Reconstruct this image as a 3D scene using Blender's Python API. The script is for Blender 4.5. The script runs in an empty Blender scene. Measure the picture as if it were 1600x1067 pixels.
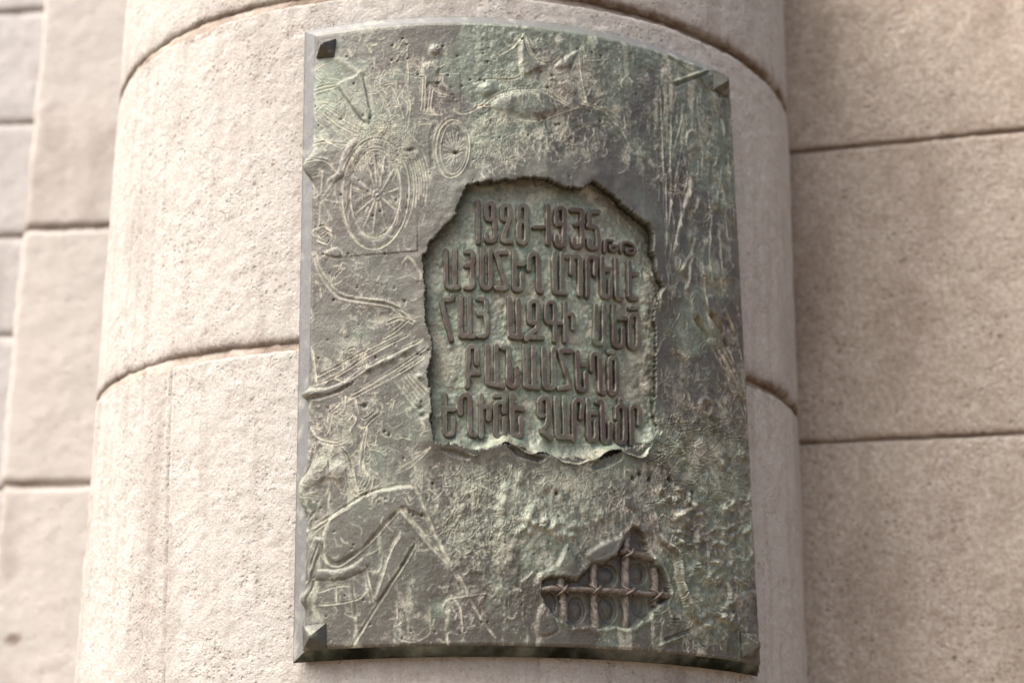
import bpy, math, random
import numpy as np
from mathutils import Matrix, Vector

random.seed(7)
rng = np.random.default_rng(11)
scene = bpy.context.scene
col = scene.collection

# ------------------------------------------------------------------ camera
F_PX, PITCH, YAW, ROLL, DIST = 2505.05, 0.25285, 0.03898, 0.009986, 2.75397
cam_d = bpy.data.cameras.new('camera')
cam = bpy.data.objects.new('camera', cam_d)
col.objects.link(cam)
cam.matrix_world = (Matrix.Translation((0, -DIST, 0)) @ Matrix.Rotation(-YAW, 4, 'Z')
                    @ Matrix.Rotation(math.pi / 2 + PITCH, 4, 'X') @ Matrix.Rotation(ROLL, 4, 'Z'))
cam_d.sensor_width = 36
cam_d.lens = F_PX * 36 / 1600
cam_d.clip_start = .05
cam_d.clip_end = 200
cam_d.dof.use_dof = True
cam_d.dof.focus_distance = 2.17
cam_d.dof.aperture_fstop = 2.5
scene.camera = cam

# ------------------------------------------------------------------ light
SUN_EL, SUN_AZ = math.radians(57), math.radians(-66)      # azimuth: 0 = from the camera side, minus = from the left
world = bpy.data.worlds.new('World')
scene.world = world
world.use_nodes = True
wn = world.node_tree
sky = wn.nodes.new('ShaderNodeTexSky')
sky.sky_type = 'NISHITA'
sky.sun_disc = False
sky.sun_elevation = SUN_EL
sky.sun_rotation = math.pi - SUN_AZ
sky.dust_density = 6.0
sky.air_density = .42
sky.ozone_density = .3
bg = wn.nodes['Background']
bg.inputs['Strength'].default_value = .10
wn.links.new(sky.outputs[0], bg.inputs['Color'])

sun_d = bpy.data.lights.new('sun', 'SUN')
sun_d.energy = 1.5
sun_d.angle = math.radians(64)
sun_d.color = (1, .99, .975)
sun = bpy.data.objects.new('sun', sun_d)
col.objects.link(sun)
to_sun = Vector((math.sin(SUN_AZ) * math.cos(SUN_EL), -math.cos(SUN_AZ) * math.cos(SUN_EL), math.sin(SUN_EL)))
sun.rotation_euler = to_sun.to_track_quat('Z', 'Y').to_euler()
sun.location = (-3, -4, 5)

scene.view_settings.view_transform = 'Standard'
scene.view_settings.look = 'None'
scene.view_settings.gamma = 1
scene.view_settings.use_curve_mapping = False
scene.view_settings.exposure = 1.98

# ------------------------------------------------------------------ helpers
R_COL = .600
R_FRONT = .633
R_BACK = .613
W_L, W_R, W_V, W_B = .025, .021, .019, .0135      # widths of the bevelled border
Z_TOP, Z_BOT = 1.036, .1215


def rays(p):
    p = np.asarray(p, float).reshape(-1, 2)
    x = (p[:, 0] - 800) / F_PX
    y = -(p[:, 1] - 533.5) / F_PX
    c, s = math.cos(ROLL), math.sin(ROLL)
    x, y = c * x - s * y, s * x + c * y
    c, s = math.cos(PITCH), math.sin(PITCH)
    fw, up = c - s * y, s + c * y
    c, s = math.cos(YAW), math.sin(YAW)
    return np.stack([c * x + s * fw, -s * x + c * fw, up], 1)


def on_cyl(p, r):
    """photo measurements -> (angle, height) on the cylinder of radius r round the column axis"""
    d = rays(p)
    a = d[:, 0] ** 2 + d[:, 1] ** 2
    b = -DIST * d[:, 1]
    disc = np.maximum(b * b - a * (DIST ** 2 - r * r), 0)
    t = (-b - np.sqrt(disc)) / a
    P = d * t[:, None]
    P[:, 1] -= DIST
    return np.arctan2(P[:, 0], -P[:, 1]), P[:, 2]


def th_left(z):
    return np.radians(-21.5 + (1.033 - z) / .912 * 2.3)


def th_right(z):
    return np.radians(43.7 + (1.033 - z) / .912 * 3.5)


TH_MID0 = math.radians(12.3)


def cyl_xyz(th, r, z):
    return np.stack([r * np.sin(th), -r * np.cos(th), z], -1)


_lat = rng.random((256, 256)).astype(np.float32)


def vnoise(x, y, seed=0):
    x = np.asarray(x, np.float32) + seed * 17.37
    y = np.asarray(y, np.float32) + seed * 9.71
    xi = np.floor(x).astype(np.int32)
    yi = np.floor(y).astype(np.int32)
    fx = x - xi
    fy = y - yi
    fx = fx * fx * fx * (fx * (fx * 6 - 15) + 10)
    fy = fy * fy * fy * (fy * (fy * 6 - 15) + 10)
    x0, x1, y0, y1 = xi & 255, (xi + 1) & 255, yi & 255, (yi + 1) & 255
    a = _lat[x0, y0] * (1 - fx) + _lat[x1, y0] * fx
    b = _lat[x0, y1] * (1 - fx) + _lat[x1, y1] * fx
    return (a * (1 - fy) + b * fy) * 2 - 1


def fbm(x, y, scale, octaves=4, seed=0, gain=.5):
    v = 0
    amp = 1
    tot = 0
    for k in range(octaves):
        c, s = math.cos(.6 + k * 1.1), math.sin(.6 + k * 1.1)
        v = v + amp * vnoise((c * x - s * y) / scale, (s * x + c * y) / scale, seed + k * 3)
        tot += amp
        amp *= gain
        scale /= 2.03
    return v / tot


def sstep(a, b, x):
    t = np.clip((x - a) / (b - a), 0, 1)
    return t * t * (3 - 2 * t)


def new_mesh(name, verts, quads, mat, parent=None, attr=None, smooth=True):
    me = bpy.data.meshes.new(name)
    verts = np.asarray(verts, np.float32).reshape(-1, 3)
    quads = np.asarray(quads, np.int32).reshape(-1, 4)
    n, m = len(verts), len(quads)
    me.vertices.add(n)
    me.vertices.foreach_set('co', verts.ravel())
    me.loops.add(m * 4)
    me.loops.foreach_set('vertex_index', quads.ravel())
    me.polygons.add(m)
    me.polygons.foreach_set('loop_start', np.arange(0, m * 4, 4, dtype=np.int32))
    me.polygons.foreach_set('loop_total', np.full(m, 4, np.int32))
    me.update(calc_edges=True)
    me.polygons.foreach_set('use_smooth', np.full(m, smooth))
    if attr is not None:
        at = me.attributes.new('patina', 'FLOAT_COLOR', 'POINT')
        at.data.foreach_set('color', np.asarray(attr, np.float32).ravel())
    me.materials.append(mat)
    o = bpy.data.objects.new(name, me)
    col.objects.link(o)
    if parent:
        o.parent = parent
    return o


def grid_quads(nr, nc):
    i = np.arange(nr - 1)[:, None] * nc + np.arange(nc - 1)[None, :]
    return np.stack([i, i + 1, i + nc + 1, i + nc], -1).reshape(-1, 4)


def compact(verts, quads, attr=None):
    used = np.zeros(len(verts), bool)
    used[quads.ravel()] = True
    remap = np.cumsum(used) - 1
    return verts[used], remap[quads], (attr[used] if attr is not None else None)


def boundary_edges(quads):
    e = np.concatenate([quads[:, [0, 1]], quads[:, [1, 2]], quads[:, [2, 3]], quads[:, [3, 0]]])
    key = np.sort(e, 1).astype(np.int64)
    key = key[:, 0] * (1 << 31) + key[:, 1]
    _, inv, cnt = np.unique(key, return_inverse=True, return_counts=True)
    return e[cnt[inv.ravel()] == 1]


def empty(name, label, cat, loc=(0, 0, 0)):
    o = bpy.data.objects.new(name, None)
    o.empty_display_size = .05
    o.location = loc
    o['label'] = label
    o['category'] = cat
    col.objects.link(o)
    return o


def smooth_poly(p, n=4, closed=False):
    p = np.asarray(p, float)
    if len(p) < 3:
        return p
    if closed:
        q = np.vstack([p[-1], p, p[0], p[1]])
    else:
        q = np.vstack([2 * p[0] - p[1], p, 2 * p[-1] - p[-2]])
    out = []
    for i in range(1, len(q) - 2):
        for k in range(n):
            t = k / n
            a, b, c, d = q[i - 1], q[i], q[i + 1], q[i + 2]
            out.append(.5 * ((2 * b) + (-a + c) * t + (2 * a - 5 * b + 4 * c - d) * t * t + (-a + 3 * b - 3 * c + d) * t ** 3))
    out.append(q[-2])
    return np.array(out)


def in_poly(x, y, poly):
    poly = np.asarray(poly)
    ins = np.zeros(x.shape, bool)
    n = len(poly)
    j = n - 1
    for i in range(n):
        xi, yi = poly[i]
        xj, yj = poly[j]
        c = ((yi > y) != (yj > y)) & (x < (xj - xi) * (y - yi) / (yj - yi + 1e-12) + xi)
        ins ^= c
        j = i
    return ins


# ------------------------------------------------------------------ materials
def nodes_of(name):
    m = bpy.data.materials.new(name)
    m.use_nodes = True
    return m, m.node_tree, m.node_tree.nodes['Principled BSDF']


def N(nt, kind, **kw):
    n = nt.nodes.new(kind)
    for k, v in kw.items():
        if hasattr(n, k):
            setattr(n, k, v)
        else:
            n.inputs[k.replace('_', ' ')].default_value = v
    return n


def noise(nt, vec, scale, detail=4, rough=.55, dist=0):
    n = nt.nodes.new('ShaderNodeTexNoise')
    n.inputs['Scale'].default_value = scale
    n.inputs['Detail'].default_value = detail
    n.inputs['Roughness'].default_value = rough
    n.inputs['Distortion'].default_value = dist
    nt.links.new(vec, n.inputs['Vector'])
    return n.outputs['Fac']


def ramp(nt, fac, a, b, lo=0., hi=1.):
    n = nt.nodes.new('ShaderNodeMapRange')
    n.interpolation_type = 'SMOOTHSTEP'
    n.inputs['From Min'].default_value = a
    n.inputs['From Max'].default_value = b
    n.inputs['To Min'].default_value = lo
    n.inputs['To Max'].default_value = hi
    nt.links.new(fac, n.inputs['Value'])
    return n.outputs['Result']


def mth(nt, op, a, b):
    n = nt.nodes.new('ShaderNodeMath')
    n.operation = op
    for i, v in enumerate((a, b)):
        if isinstance(v, (int, float)):
            n.inputs[i].default_value = v
        else:
            nt.links.new(v, n.inputs[i])
    return n.outputs[0]


def mix(nt, fac, a, b):
    n = nt.nodes.new('ShaderNodeMix')
    n.data_type = 'RGBA'
    if isinstance(fac, (int, float)):
        n.inputs['Factor'].default_value = fac
    else:
        nt.links.new(fac, n.inputs['Factor'])
    for k, v in (('A', a), ('B', b)):
        s = [i for i in n.inputs if i.name == k and i.type == 'RGBA'][0]
        if isinstance(v, tuple):
            s.default_value = (*v, 1)
        else:
            nt.links.new(v, s)
    return [o for o in n.outputs if o.type == 'RGBA'][0]


def bump(nt, height, strength, dist, prev=None):
    n = nt.nodes.new('ShaderNodeBump')
    n.inputs['Strength'].default_value = strength
    n.inputs['Distance'].default_value = dist
    nt.links.new(height, n.inputs['Height'])
    if prev is not None:
        nt.links.new(prev, n.inputs['Normal'])
    return n.outputs['Normal']


def bronze(name, c_brown, c_grey, lean=.5, vg0=(.122, .150, .108), vg1=(.195, .235, .172)):
    m, nt, b = nodes_of(name)
    co = nt.nodes.new('ShaderNodeTexCoord').outputs['Object']
    at = nt.nodes.new('ShaderNodeAttribute')
    at.attribute_name = 'patina'
    sp = nt.nodes.new('ShaderNodeSeparateColor')
    nt.links.new(at.outputs['Color'], sp.inputs[0])
    pale, green, dirt_shade = sp.outputs[0], sp.outputs[1], sp.outputs[2]  # third channel: dirt, and the shade painted on the hole wall
    big = noise(nt, co, 9, 6, .6, .6)
    mid = noise(nt, co, 60, 6, .65, .4)
    fine = noise(nt, co, 420, 4, .7)
    base = mix(nt, ramp(nt, big, .5 - lean * .5, .62), c_brown, c_grey)
    base = mix(nt, ramp(nt, mid, .52, .72, 0, .55), base, (c_grey[0] * 1.3, c_grey[1] * 1.34, c_grey[2] * 1.28))
    base = mix(nt, ramp(nt, fine, .35, .6, .35, 0), base, (c_brown[0] * .55, c_brown[1] * .55, c_brown[2] * .5))
    brk = ramp(nt, fine, .3, .6, .45, 1)
    vg = mix(nt, ramp(nt, mid, .4, .65), vg0, vg1)
    base = mix(nt, mth(nt, 'MULTIPLY', green, brk), base, vg)
    pl = mix(nt, ramp(nt, big, .42, .6), (.56, .535, .435), (.49, .505, .39))
    base = mix(nt, mth(nt, 'MULTIPLY', pale, brk), base, pl)
    base = mix(nt, dirt_shade, base, (.012, .014, .009))
    nt.links.new(base, b.inputs['Base Color'])
    b.inputs['Metallic'].default_value = .3
    nt.links.new(mth(nt, 'ADD', ramp(nt, pale, 0, .6, .44, .85), mth(nt, 'MULTIPLY', dirt_shade, .5)), b.inputs['Roughness'])
    nt.links.new(ramp(nt, dirt_shade, .3, .9, .5, .05), b.inputs['Specular IOR Level'])
    n1 = bump(nt, mid, .25, .004)
    n2 = bump(nt, fine, .45, .0012, n1)
    nt.links.new(n2, b.inputs['Normal'])
    return m


def voro(nt, vec, scale):
    n = nt.nodes.new('ShaderNodeTexVoronoi')
    n.inputs['Scale'].default_value = scale
    nt.links.new(vec, n.inputs['Vector'])
    sp = nt.nodes.new('ShaderNodeSeparateColor')
    nt.links.new(n.outputs['Color'], sp.inputs[0])
    return n.outputs['Distance'], sp.outputs[0], sp.outputs[1]


def stone(name, c0, c1, cd, sc=1.0, bs=1.0, speck=.5, grain=.12):
    m, nt, b = nodes_of(name)
    co = nt.nodes.new('ShaderNodeTexCoord').outputs['Object']
    big = noise(nt, co, 3.2 * sc, 5, .6, .3)
    mid = noise(nt, co, 30 * sc, 6, .72)
    fine = noise(nt, co, 260 * sc, 5, .75)
    d1, r1, g1 = voro(nt, co, 125 * sc)
    d2, r2, g2 = voro(nt, co, 230 * sc)
    spot1 = mth(nt, 'MULTIPLY', ramp(nt, d1, .52, .18), ramp(nt, r1, .62, .75))
    spot2 = mth(nt, 'MULTIPLY', ramp(nt, d2, .55, .2), ramp(nt, r2, .55, .7))
    light = mth(nt, 'MULTIPLY', ramp(nt, d2, .6, .25), ramp(nt, g2, .6, .8))
    base = mix(nt, ramp(nt, big, .38, .64), c0, c1)
    base = mix(nt, ramp(nt, mid, .34, .52, speck * .5, 0), base, cd)
    base = mix(nt, mth(nt, 'MULTIPLY', spot2, speck * .75), base, cd)
    base = mix(nt, mth(nt, 'MULTIPLY', light, .4), base, (min(c1[0] * 1.3, .6), min(c1[1] * 1.28, .57), min(c1[2] * 1.25, .54)))
    base = mix(nt, mth(nt, 'MULTIPLY', spot1, mth(nt, 'MULTIPLY', ramp(nt, mid, .5, .38), speck)), base, (cd[0] * .6, cd[1] * .6, cd[2] * .6))
    base = mix(nt, ramp(nt, fine, .3, .55, speck * .5, 0), base, cd)
    gr = noise(nt, co, 165 * sc, 5, .62)
    base = mix(nt, ramp(nt, gr, .40, .62, grain, 0), base, (cd[0] * 1.25, cd[1] * 1.2, cd[2] * 1.15))
    at = nt.nodes.new('ShaderNodeAttribute')
    at.attribute_name = 'patina'
    sp = nt.nodes.new('ShaderNodeSeparateColor')
    nt.links.new(at.outputs['Color'], sp.inputs[0])
    grime = mth(nt, 'MULTIPLY', sp.outputs[2], ramp(nt, mid, .25, .6, .4, 1))
    base = mix(nt, grime, base, (.13, .088, .060))
    nt.links.new(base, b.inputs['Base Color'])
    b.inputs['Roughness'].default_value = .9
    b.inputs['Specular IOR Level'].default_value = .2
    n1 = bump(nt, mid, .42 * bs, .012)
    pit = mth(nt, 'ADD', mth(nt, 'MULTIPLY', spot1, -1.), mth(nt, 'MULTIPLY', spot2, -.5))
    reg = noise(nt, co, 11 * sc, 4, .6)
    pit = mth(nt, 'MULTIPLY', pit, ramp(nt, reg, .40, .62, .15, 1.2))
    n2 = bump(nt, pit, .7 * bs, .0026, n1)
    n3 = bump(nt, fine, .75 * bs, .003, n2)
    nt.links.new(n3, b.inputs['Normal'])
    return m


M_SHEET = bronze('aged_bronze', (.070, .060, .049), (.096, .096, .077))
M_PANEL = bronze('verdigris_bronze', (.135, .125, .092), (.20, .20, .15), .6, (.165, .235, .175), (.26, .335, .25))
M_LETTER = bronze('brown_bronze', (.070, .051, .039), (.082, .063, .050), .2)
M_RIM = bronze('rim_bronze', (.145, .145, .14), (.165, .167, .16))
M_STUD = bronze('bolt_bronze', (.042, .037, .030), (.055, .052, .042))
M_DRUM = stone('pale_granite', (.45, .442, .405), (.44, .435, .40), (.26, .21, .16), 1.15, 1.1, .40, .26)
M_WALL = stone('buff_granite', (.435, .39, .325), (.405, .365, .31), (.17, .13, .095), .7, 1.0, .6, .44)
M_PIL = stone('cream_granite', (.45, .425, .385), (.425, .405, .37), (.28, .24, .205), .7, .6, .3)
M_GREY = stone('grey_stone', (.38, .37, .35), (.41, .40, .385), (.26, .25, .24), .5, .7, .5, .3)
M_MORTAR = stone('mortar', (.40, .345, .285), (.44, .39, .33), (.16, .12, .09), 1.5, .6, .5)

# ------------------------------------------------------------------ ground below the column, unseen, added for its warm bounce light
M_BOUNCE = stone('bounce_stone', (.19, .142, .095), (.17, .128, .088), (.09, .07, .05), .5, .5, .3)
bounce_plane = new_mesh('bounce_ground', [(-60, -60, -1.62), (60, -60, -1.62), (60, 30, -1.62), (-60, 30, -1.62)], [(0, 1, 2, 3)], M_BOUNCE)
bounce_plane['kind'] = 'structure'

# ------------------------------------------------------------------ stone column
Z1, Z2 = 1.0827, .54995
H_DR = Z1 - Z2
column = empty('stone_column', 'thick round pale granite column of stacked drums carrying the bronze plaque', 'column', (0, 0, -.55))


def drum(z0, z1, seed, seam=None):
    z0 += .011
    nz = int((z1 - z0) / .0035)
    t = np.linspace(0, 1, nz)
    z = z0 + t * (z1 - z0)
    th = np.radians(np.linspace(-112, 112, 620))
    TH, Z = np.meshgrid(th, z)
    S = TH * R_COL * 1000
    Zm = Z * 1000
    d_b = (Z - z0) * 1000 + fbm(S, Zm, 24, 4, seed, .65) * 4.2
    d_t = (z1 - Z) * 1000 + fbm(S, Zm, 22, 4, seed + 5, .6) * 2.0
    rb, rt = 9., 5.
    drop = np.where(d_b < rb, rb - np.sqrt(np.maximum(rb ** 2 - (rb - np.clip(d_b, 0, rb)) ** 2, 0)), 0)
    drop = drop + np.where(d_t < rt, rt - np.sqrt(np.maximum(rt ** 2 - (rt - np.clip(d_t, 0, rt)) ** 2, 0)), 0)
    h = fbm(S, Zm, 90, 3, seed + 1) * 1.6 + fbm(S, Zm, 16, 4, seed + 2, .65) * 1.8
    grime = np.exp(-np.maximum(d_b - 4, 0) / 10.) * (.55 + .35 * sstep(-.6, .5, TH)) * sstep(-.5, .4, fbm(S, Zm, 60, 3, seed + 8) + .25)
    grime += np.exp(-np.maximum(d_t, 0) / 4.) * .3
    grime += .22 * sstep(.05, .5, fbm(S, Zm * .35, 130, 4, seed + 9, .6)) + .16 * sstep(.1, .5, fbm(S, Zm * .08, 16, 3, seed + 10)) + .2 * np.exp(-np.maximum(d_b, 0) / 40.) * sstep(-.2, .5, fbm(S, Zm * .3, 25, 3, seed + 11))
    if seam is not None:
        th_s = seam[0] + (Z - z0) / (z1 - z0) * (seam[1] - seam[0])
        ds = np.abs((TH - th_s) * R_COL * 1000 + fbm(S * 0, Zm, 40, 3, 77) * 2.0)
        h = h * (.4 + .6 * sstep(2, 7, ds)) - 3.2 * np.exp(-(ds / 2.0) ** 2) + 1.5 * np.exp(-((ds - 5) / 1.6) ** 2)
        grime = np.maximum(grime, .55 * np.exp(-(ds / 1.6) ** 2))
    r = R_COL + (h - drop * 1.0) / 1000
    V = cyl_xyz(TH, r, Z + .55)
    # close the bed faces inwards
    for row in (0, -1):
        Vi = cyl_xyz(th, np.full_like(th, R_COL - .06), np.full_like(th, z[row] + .55))
        V = np.vstack([Vi[None], V]) if row == 0 else np.vstack([V, Vi[None]])
        grime = np.vstack([grime[:1], grime]) if row == 0 else np.vstack([grime, grime[-1:]])
    A = np.zeros((*grime.shape, 4))
    A[..., 2] = np.clip(grime, 0, 1)
    A[..., 3] = 1
    new_mesh('drum', V, grid_quads(*V.shape[:2]), M_DRUM, column, A)


(s_a, s_b), _ = on_cyl([(259, 1067), (266, 600)], R_COL)
drum(Z2 - 2 * H_DR, Z2 - H_DR, 3)
drum(Z2 - H_DR, Z2, 13, (s_a, s_b))
drum(Z2, Z1, 23)
drum(Z1, Z1 + H_DR, 33)
for k, zj in enumerate((Z2 - H_DR, Z2, Z1)):
    th = np.radians(np.linspace(-112, 112, 420))
    zz = np.linspace(zj - .012, zj + .026, 12)
    TH, Z = np.meshgrid(th, zz)
    r = R_COL - .0028 - .0062 * sstep(math.radians(-40), math.radians(25), TH) - .003 * fbm(TH * 600, Z * 0, 160, 2, 55 + k) + fbm(TH * 600, Z * 1000, 14, 4, 50 + k, .65) * .0035 - sstep(zj + .004, zj + .014, Z) * .004
    new_mesh('mortar_joint', cyl_xyz(TH, r, Z + .55), grid_quads(*TH.shape), M_MORTAR, column,
             np.dstack([TH * 0, TH * 0, np.clip(.35 + fbm(TH * 600, Z * 1000, 50, 3, 60 + k), 0, .8), TH * 0 + 1]))

# ------------------------------------------------------------------ walls behind


def plane_hit(p, P0, u):
    d = rays(p)
    n = np.array([-u[1], u[0]])
    t = ((P0[0] * n[0]) + (P0[1] + DIST) * n[1]) / (d[:, 0] * n[0] + d[:, 1] * n[1])
    X = d * t[:, None]
    X[:, 1] -= DIST
    return (X[:, 0] - P0[0]) * u[0] + (X[:, 1] - P0[1]) * u[1], X[:, 2]


def stone_block(name, P0, u, s0, s1, z0, z1, mat, parent, seed, rad=8., gap=.003, step=.006, depth=.16, rough=1., radl=None, base=(0, 0, 0), spot=None):
    """one ashlar: pillowed front face with worn arrises, returns and bed faces"""
    u = np.asarray(u, float)
    nrm = np.array([u[1], -u[0]])           # towards the camera side
    s0 += gap
    s1 -= gap
    z0 += gap
    z1 -= gap
    ns, nz = max(4, int((s1 - s0) / step)), max(4, int((z1 - z0) / step))
    S, Z = np.meshgrid(np.linspace(s0, s1, ns), np.linspace(z0, z1, nz))
    Sm, Zm = S * 1000, Z * 1000
    wob = fbm(Sm, Zm, 40, 4, seed, .65) * 4.0

    def rnd(d, r):
        d = np.clip(d + wob * (d < 3 * r), 0, r)
        return r - np.sqrt(np.maximum(r * r - (r - d) ** 2, 0))
    drop = rnd((Z - z0) * 1000, rad) + rnd((z1 - Z) * 1000, rad) + rnd((S - s0) * 1000, radl or rad) + rnd((s1 - S) * 1000, rad)
    h = (fbm(Sm, Zm, 120, 3, seed + 1) * 2.2 + fbm(Sm, Zm, 22, 3, seed + 2) * 1.4) * rough - drop
    ed = np.minimum((Z - z0), (z1 - Z)) * 1000
    gr = (seed * 37 % 10) * .014 + .3 * sstep(.05, .5, fbm(Sm, Zm * .4, 150, 4, seed + 7, .6)) + .5 * np.exp(-np.maximum((Z - z0) * 1000 - 2, 0) / 7.) * sstep(-.4, .5, fbm(Sm, Zm, 50, 3, seed + 4) + .2) + .2 * np.exp(-ed / 4)
    if spot is not None:
        d = np.hypot(S - spot[0], (Z - spot[1]) * 1.4) * 1000 + fbm(Sm, Zm, 18, 3, seed + 6) * 14
        gr = np.maximum(gr, .9 * sstep(24, 8, d))
        h = h - 3 * sstep(16, 6, d)
    x = P0[0] + u[0] * S + nrm[0] * h / 1000
    y = P0[1] + u[1] * S + nrm[1] * h / 1000
    V = np.stack([x, y, Z], -1)
    # pad with a ring pushed back so the block has sides
    V = np.pad(V, ((1, 1), (1, 1), (0, 0)), mode='edge')
    gr = np.pad(gr, 1, mode='edge')
    back = np.ones(V.shape[:2], bool)
    back[1:-1, 1:-1] = False
    V[back, 0] -= nrm[0] * depth
    V[back, 1] -= nrm[1] * depth
    V -= np.asarray(base)
    A = np.zeros((*gr.shape, 4))
    A[..., 2] = np.clip(gr, 0, 1)
    A[..., 3] = 1
    return new_mesh(name, V, grid_quads(*V.shape[:2]), mat, parent, A)


# right-hand wall
PW, UW = np.array([.62, .035]), np.array([.9423, -.3349])
wall = empty('stone_wall', 'buff granite ashlar wall in shade right of the column', 'wall', (.9, -.06, -.55))
_, zr = plane_hit([(1400, 223), (1400, 686)], PW, UW)
zr = [zr[1] - (zr[0] - zr[1]), zr[1], zr[0], zr[0] + (zr[0] - zr[1])]
for k in range(3):
    stone_block('wall_block', PW, UW, -.42, 1.1, zr[k], zr[k + 1], M_WALL, wall, 100 + 7 * k, 5., .0022, .005, base=(.9, -.06, -.55))
stone_block('wall_block', PW, UW, -.42, 1.1, zr[0] - .5, zr[0], M_WALL, wall, 140, 5., .0022, .01, base=(.9, -.06, -.55))
stone_block('joint_mortar', PW - np.array([UW[1], -UW[0]]) * .009, UW, -.42, 1.1, zr[0] - .5, zr[3], M_MORTAR, wall, 150, 2., 0, .02, .05, base=(.9, -.06, -.55))

# left-hand pilaster
PP, UP = np.array([-.757, .595]), np.array([.984, -.178])
pil = empty('stone_pilaster', 'cream stone pilaster of stacked blocks left of the round column', 'pilaster', (-.7, .6, -.55))
_, zl = plane_hit([(108, 356), (75, 757)], PP, UP)
sl, _ = plane_hit([(46, 100), (38, 300), (30, 500), (10, 800), (3, 950)], PP, UP)
hl = zl[0] - zl[1]
zl = [zl[1] - 2 * hl, zl[1] - hl, zl[1], zl[0], zl[0] + hl, zl[0] + 2 * hl]
SL = float(np.mean(sl[:3]))
_sp = plane_hit([(22, 1000)], PP, UP)
SPOT = (float(_sp[0][0]), float(_sp[1][0]))
for k in range(5):
    stone_block('pilaster_block', PP, UP, SL + (-.004, .003, -.003, .0, .003)[k], .62, zl[k], zl[k + 1], M_PIL, pil, 200 + 9 * k, 11., .0025, .008, .4, radl=16., base=(-.7, .6, -.55), spot=SPOT)
stone_block('joint_mortar', PP - np.array([UP[1], -UP[0]]) * .010, UP, SL + .012, .62, zl[0], zl[5], M_MORTAR, pil, 260, 2., 0, .03, .3, base=(-.7, .6, -.55))

# far grey masonry
PG, UG = np.array([-1.05, .95]), np.array([.984, -.178])
grey = empty('masonry_wall', 'bluish grey rough stone wall at far left edge behind the pilaster', 'wall', (-1.2, 1.0, -.55))
_, zg = plane_hit([(15, 194), (15, 370), (15, 525), (8, 765)], PG, UG)
zg = sorted([float(v) for v in zg]) + [float(zg[0]) + .3, float(zg[0]) + .62]
zg = [zg[0] - .7, zg[0] - .3] + zg
for k in range(len(zg) - 1):
    stone_block('masonry_block', PG, UG, -.7 - .1 * (k % 2), .45, zg[k], zg[k + 1], M_GREY, grey, 300 + 11 * k, 7., .0015, .012, .2, 1.6, base=(-1.2, 1.0, -.55))
stone_block('joint_mortar', PG - np.array([UG[1], -UG[0]]) * .008, UG, -.8, .45, zg[0], zg[-1], M_GREY, grey, 390, 2., 0, .05, .05, base=(-1.2, 1.0, -.55))

# ------------------------------------------------------------------ the bronze plaque
# plaque coordinates in millimetres: s along the curve (0 = TH_MID0), v = height
PB = cyl_xyz(np.array(TH_MID0), R_BACK, np.array(Z_BOT))
plaque = empty('bronze_plaque', 'curved weathered bronze memorial plaque with relief drawing and raised lettering, bolted to the round column', 'plaque', tuple(PB))


def bow(sm):
    return 5 - 11 * (sm / 366) ** 2          # the casting is slightly arched


def px(p, r=R_FRONT):
    th, z = on_cyl(p, r)
    sm = (th - TH_MID0) * R_FRONT * 1000
    return np.stack([sm, z * 1000 - bow(sm)], 1)


def place(s, v, h, r0=R_FRONT):
    """s, v in mm, h = height over the front surface in mm"""
    return cyl_xyz(s / (R_FRONT * 1000) + TH_MID0, r0 + h / 1000, (v + bow(np.asarray(s, float))) / 1000) - PB


STEP = 1.0
v_ax = np.arange((Z_BOT + W_B) * 1000, (Z_TOP - W_V) * 1000, STEP)
sL = lambda v: (th_left(v / 1000) - TH_MID0) * R_FRONT * 1000 + W_L * 1000
sR = lambda v: (th_right(v / 1000) - TH_MID0) * R_FRONT * 1000 - W_R * 1000
NC = int((sR(v_ax[0]) - sL(v_ax[0])) / STEP)
U = np.linspace(0, 1, NC)
VV = np.repeat(v_ax[:, None], NC, 1)
SS = sL(v_ax)[:, None] + U[None, :] * (sR(v_ax) - sL(v_ax))[:, None]
NR = len(v_ax)
s_min, v_min = SS.min(), v_ax[0]
H = np.zeros((NR, NC))
PALE = np.zeros((NR, NC))
GREEN = np.zeros((NR, NC))
DIRT = np.zeros((NR, NC))
CALM = np.zeros((NR, NC))          # areas kept smooth
W1 = fbm(SS, VV, 9, 3, 41)
W2 = fbm(SS, VV, 30, 3, 43)
W3 = fbm(SS, VV, 4, 2, 47)
XP = None


def window(lo, hi):
    r0 = int(max(0, (lo[1] - v_min) / STEP))
    r1 = int(min(NR, (hi[1] - v_min) / STEP + 2))
    if r1 <= r0:
        return None
    w = (sR(v_ax[0]) - sL(v_ax[0]))
    a = min(sL(v_ax[r0]), sL(v_ax[r1 - 1]))
    b = max(sL(v_ax[r0]), sL(v_ax[r1 - 1]))
    k = NC / w
    c0 = int(max(0, (lo[0] - b) * k - 3))
    c1 = int(min(NC, (hi[0] - a) * k + 4))
    if c1 <= c0:
        return None
    return r0, r1, c0, c1


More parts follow.
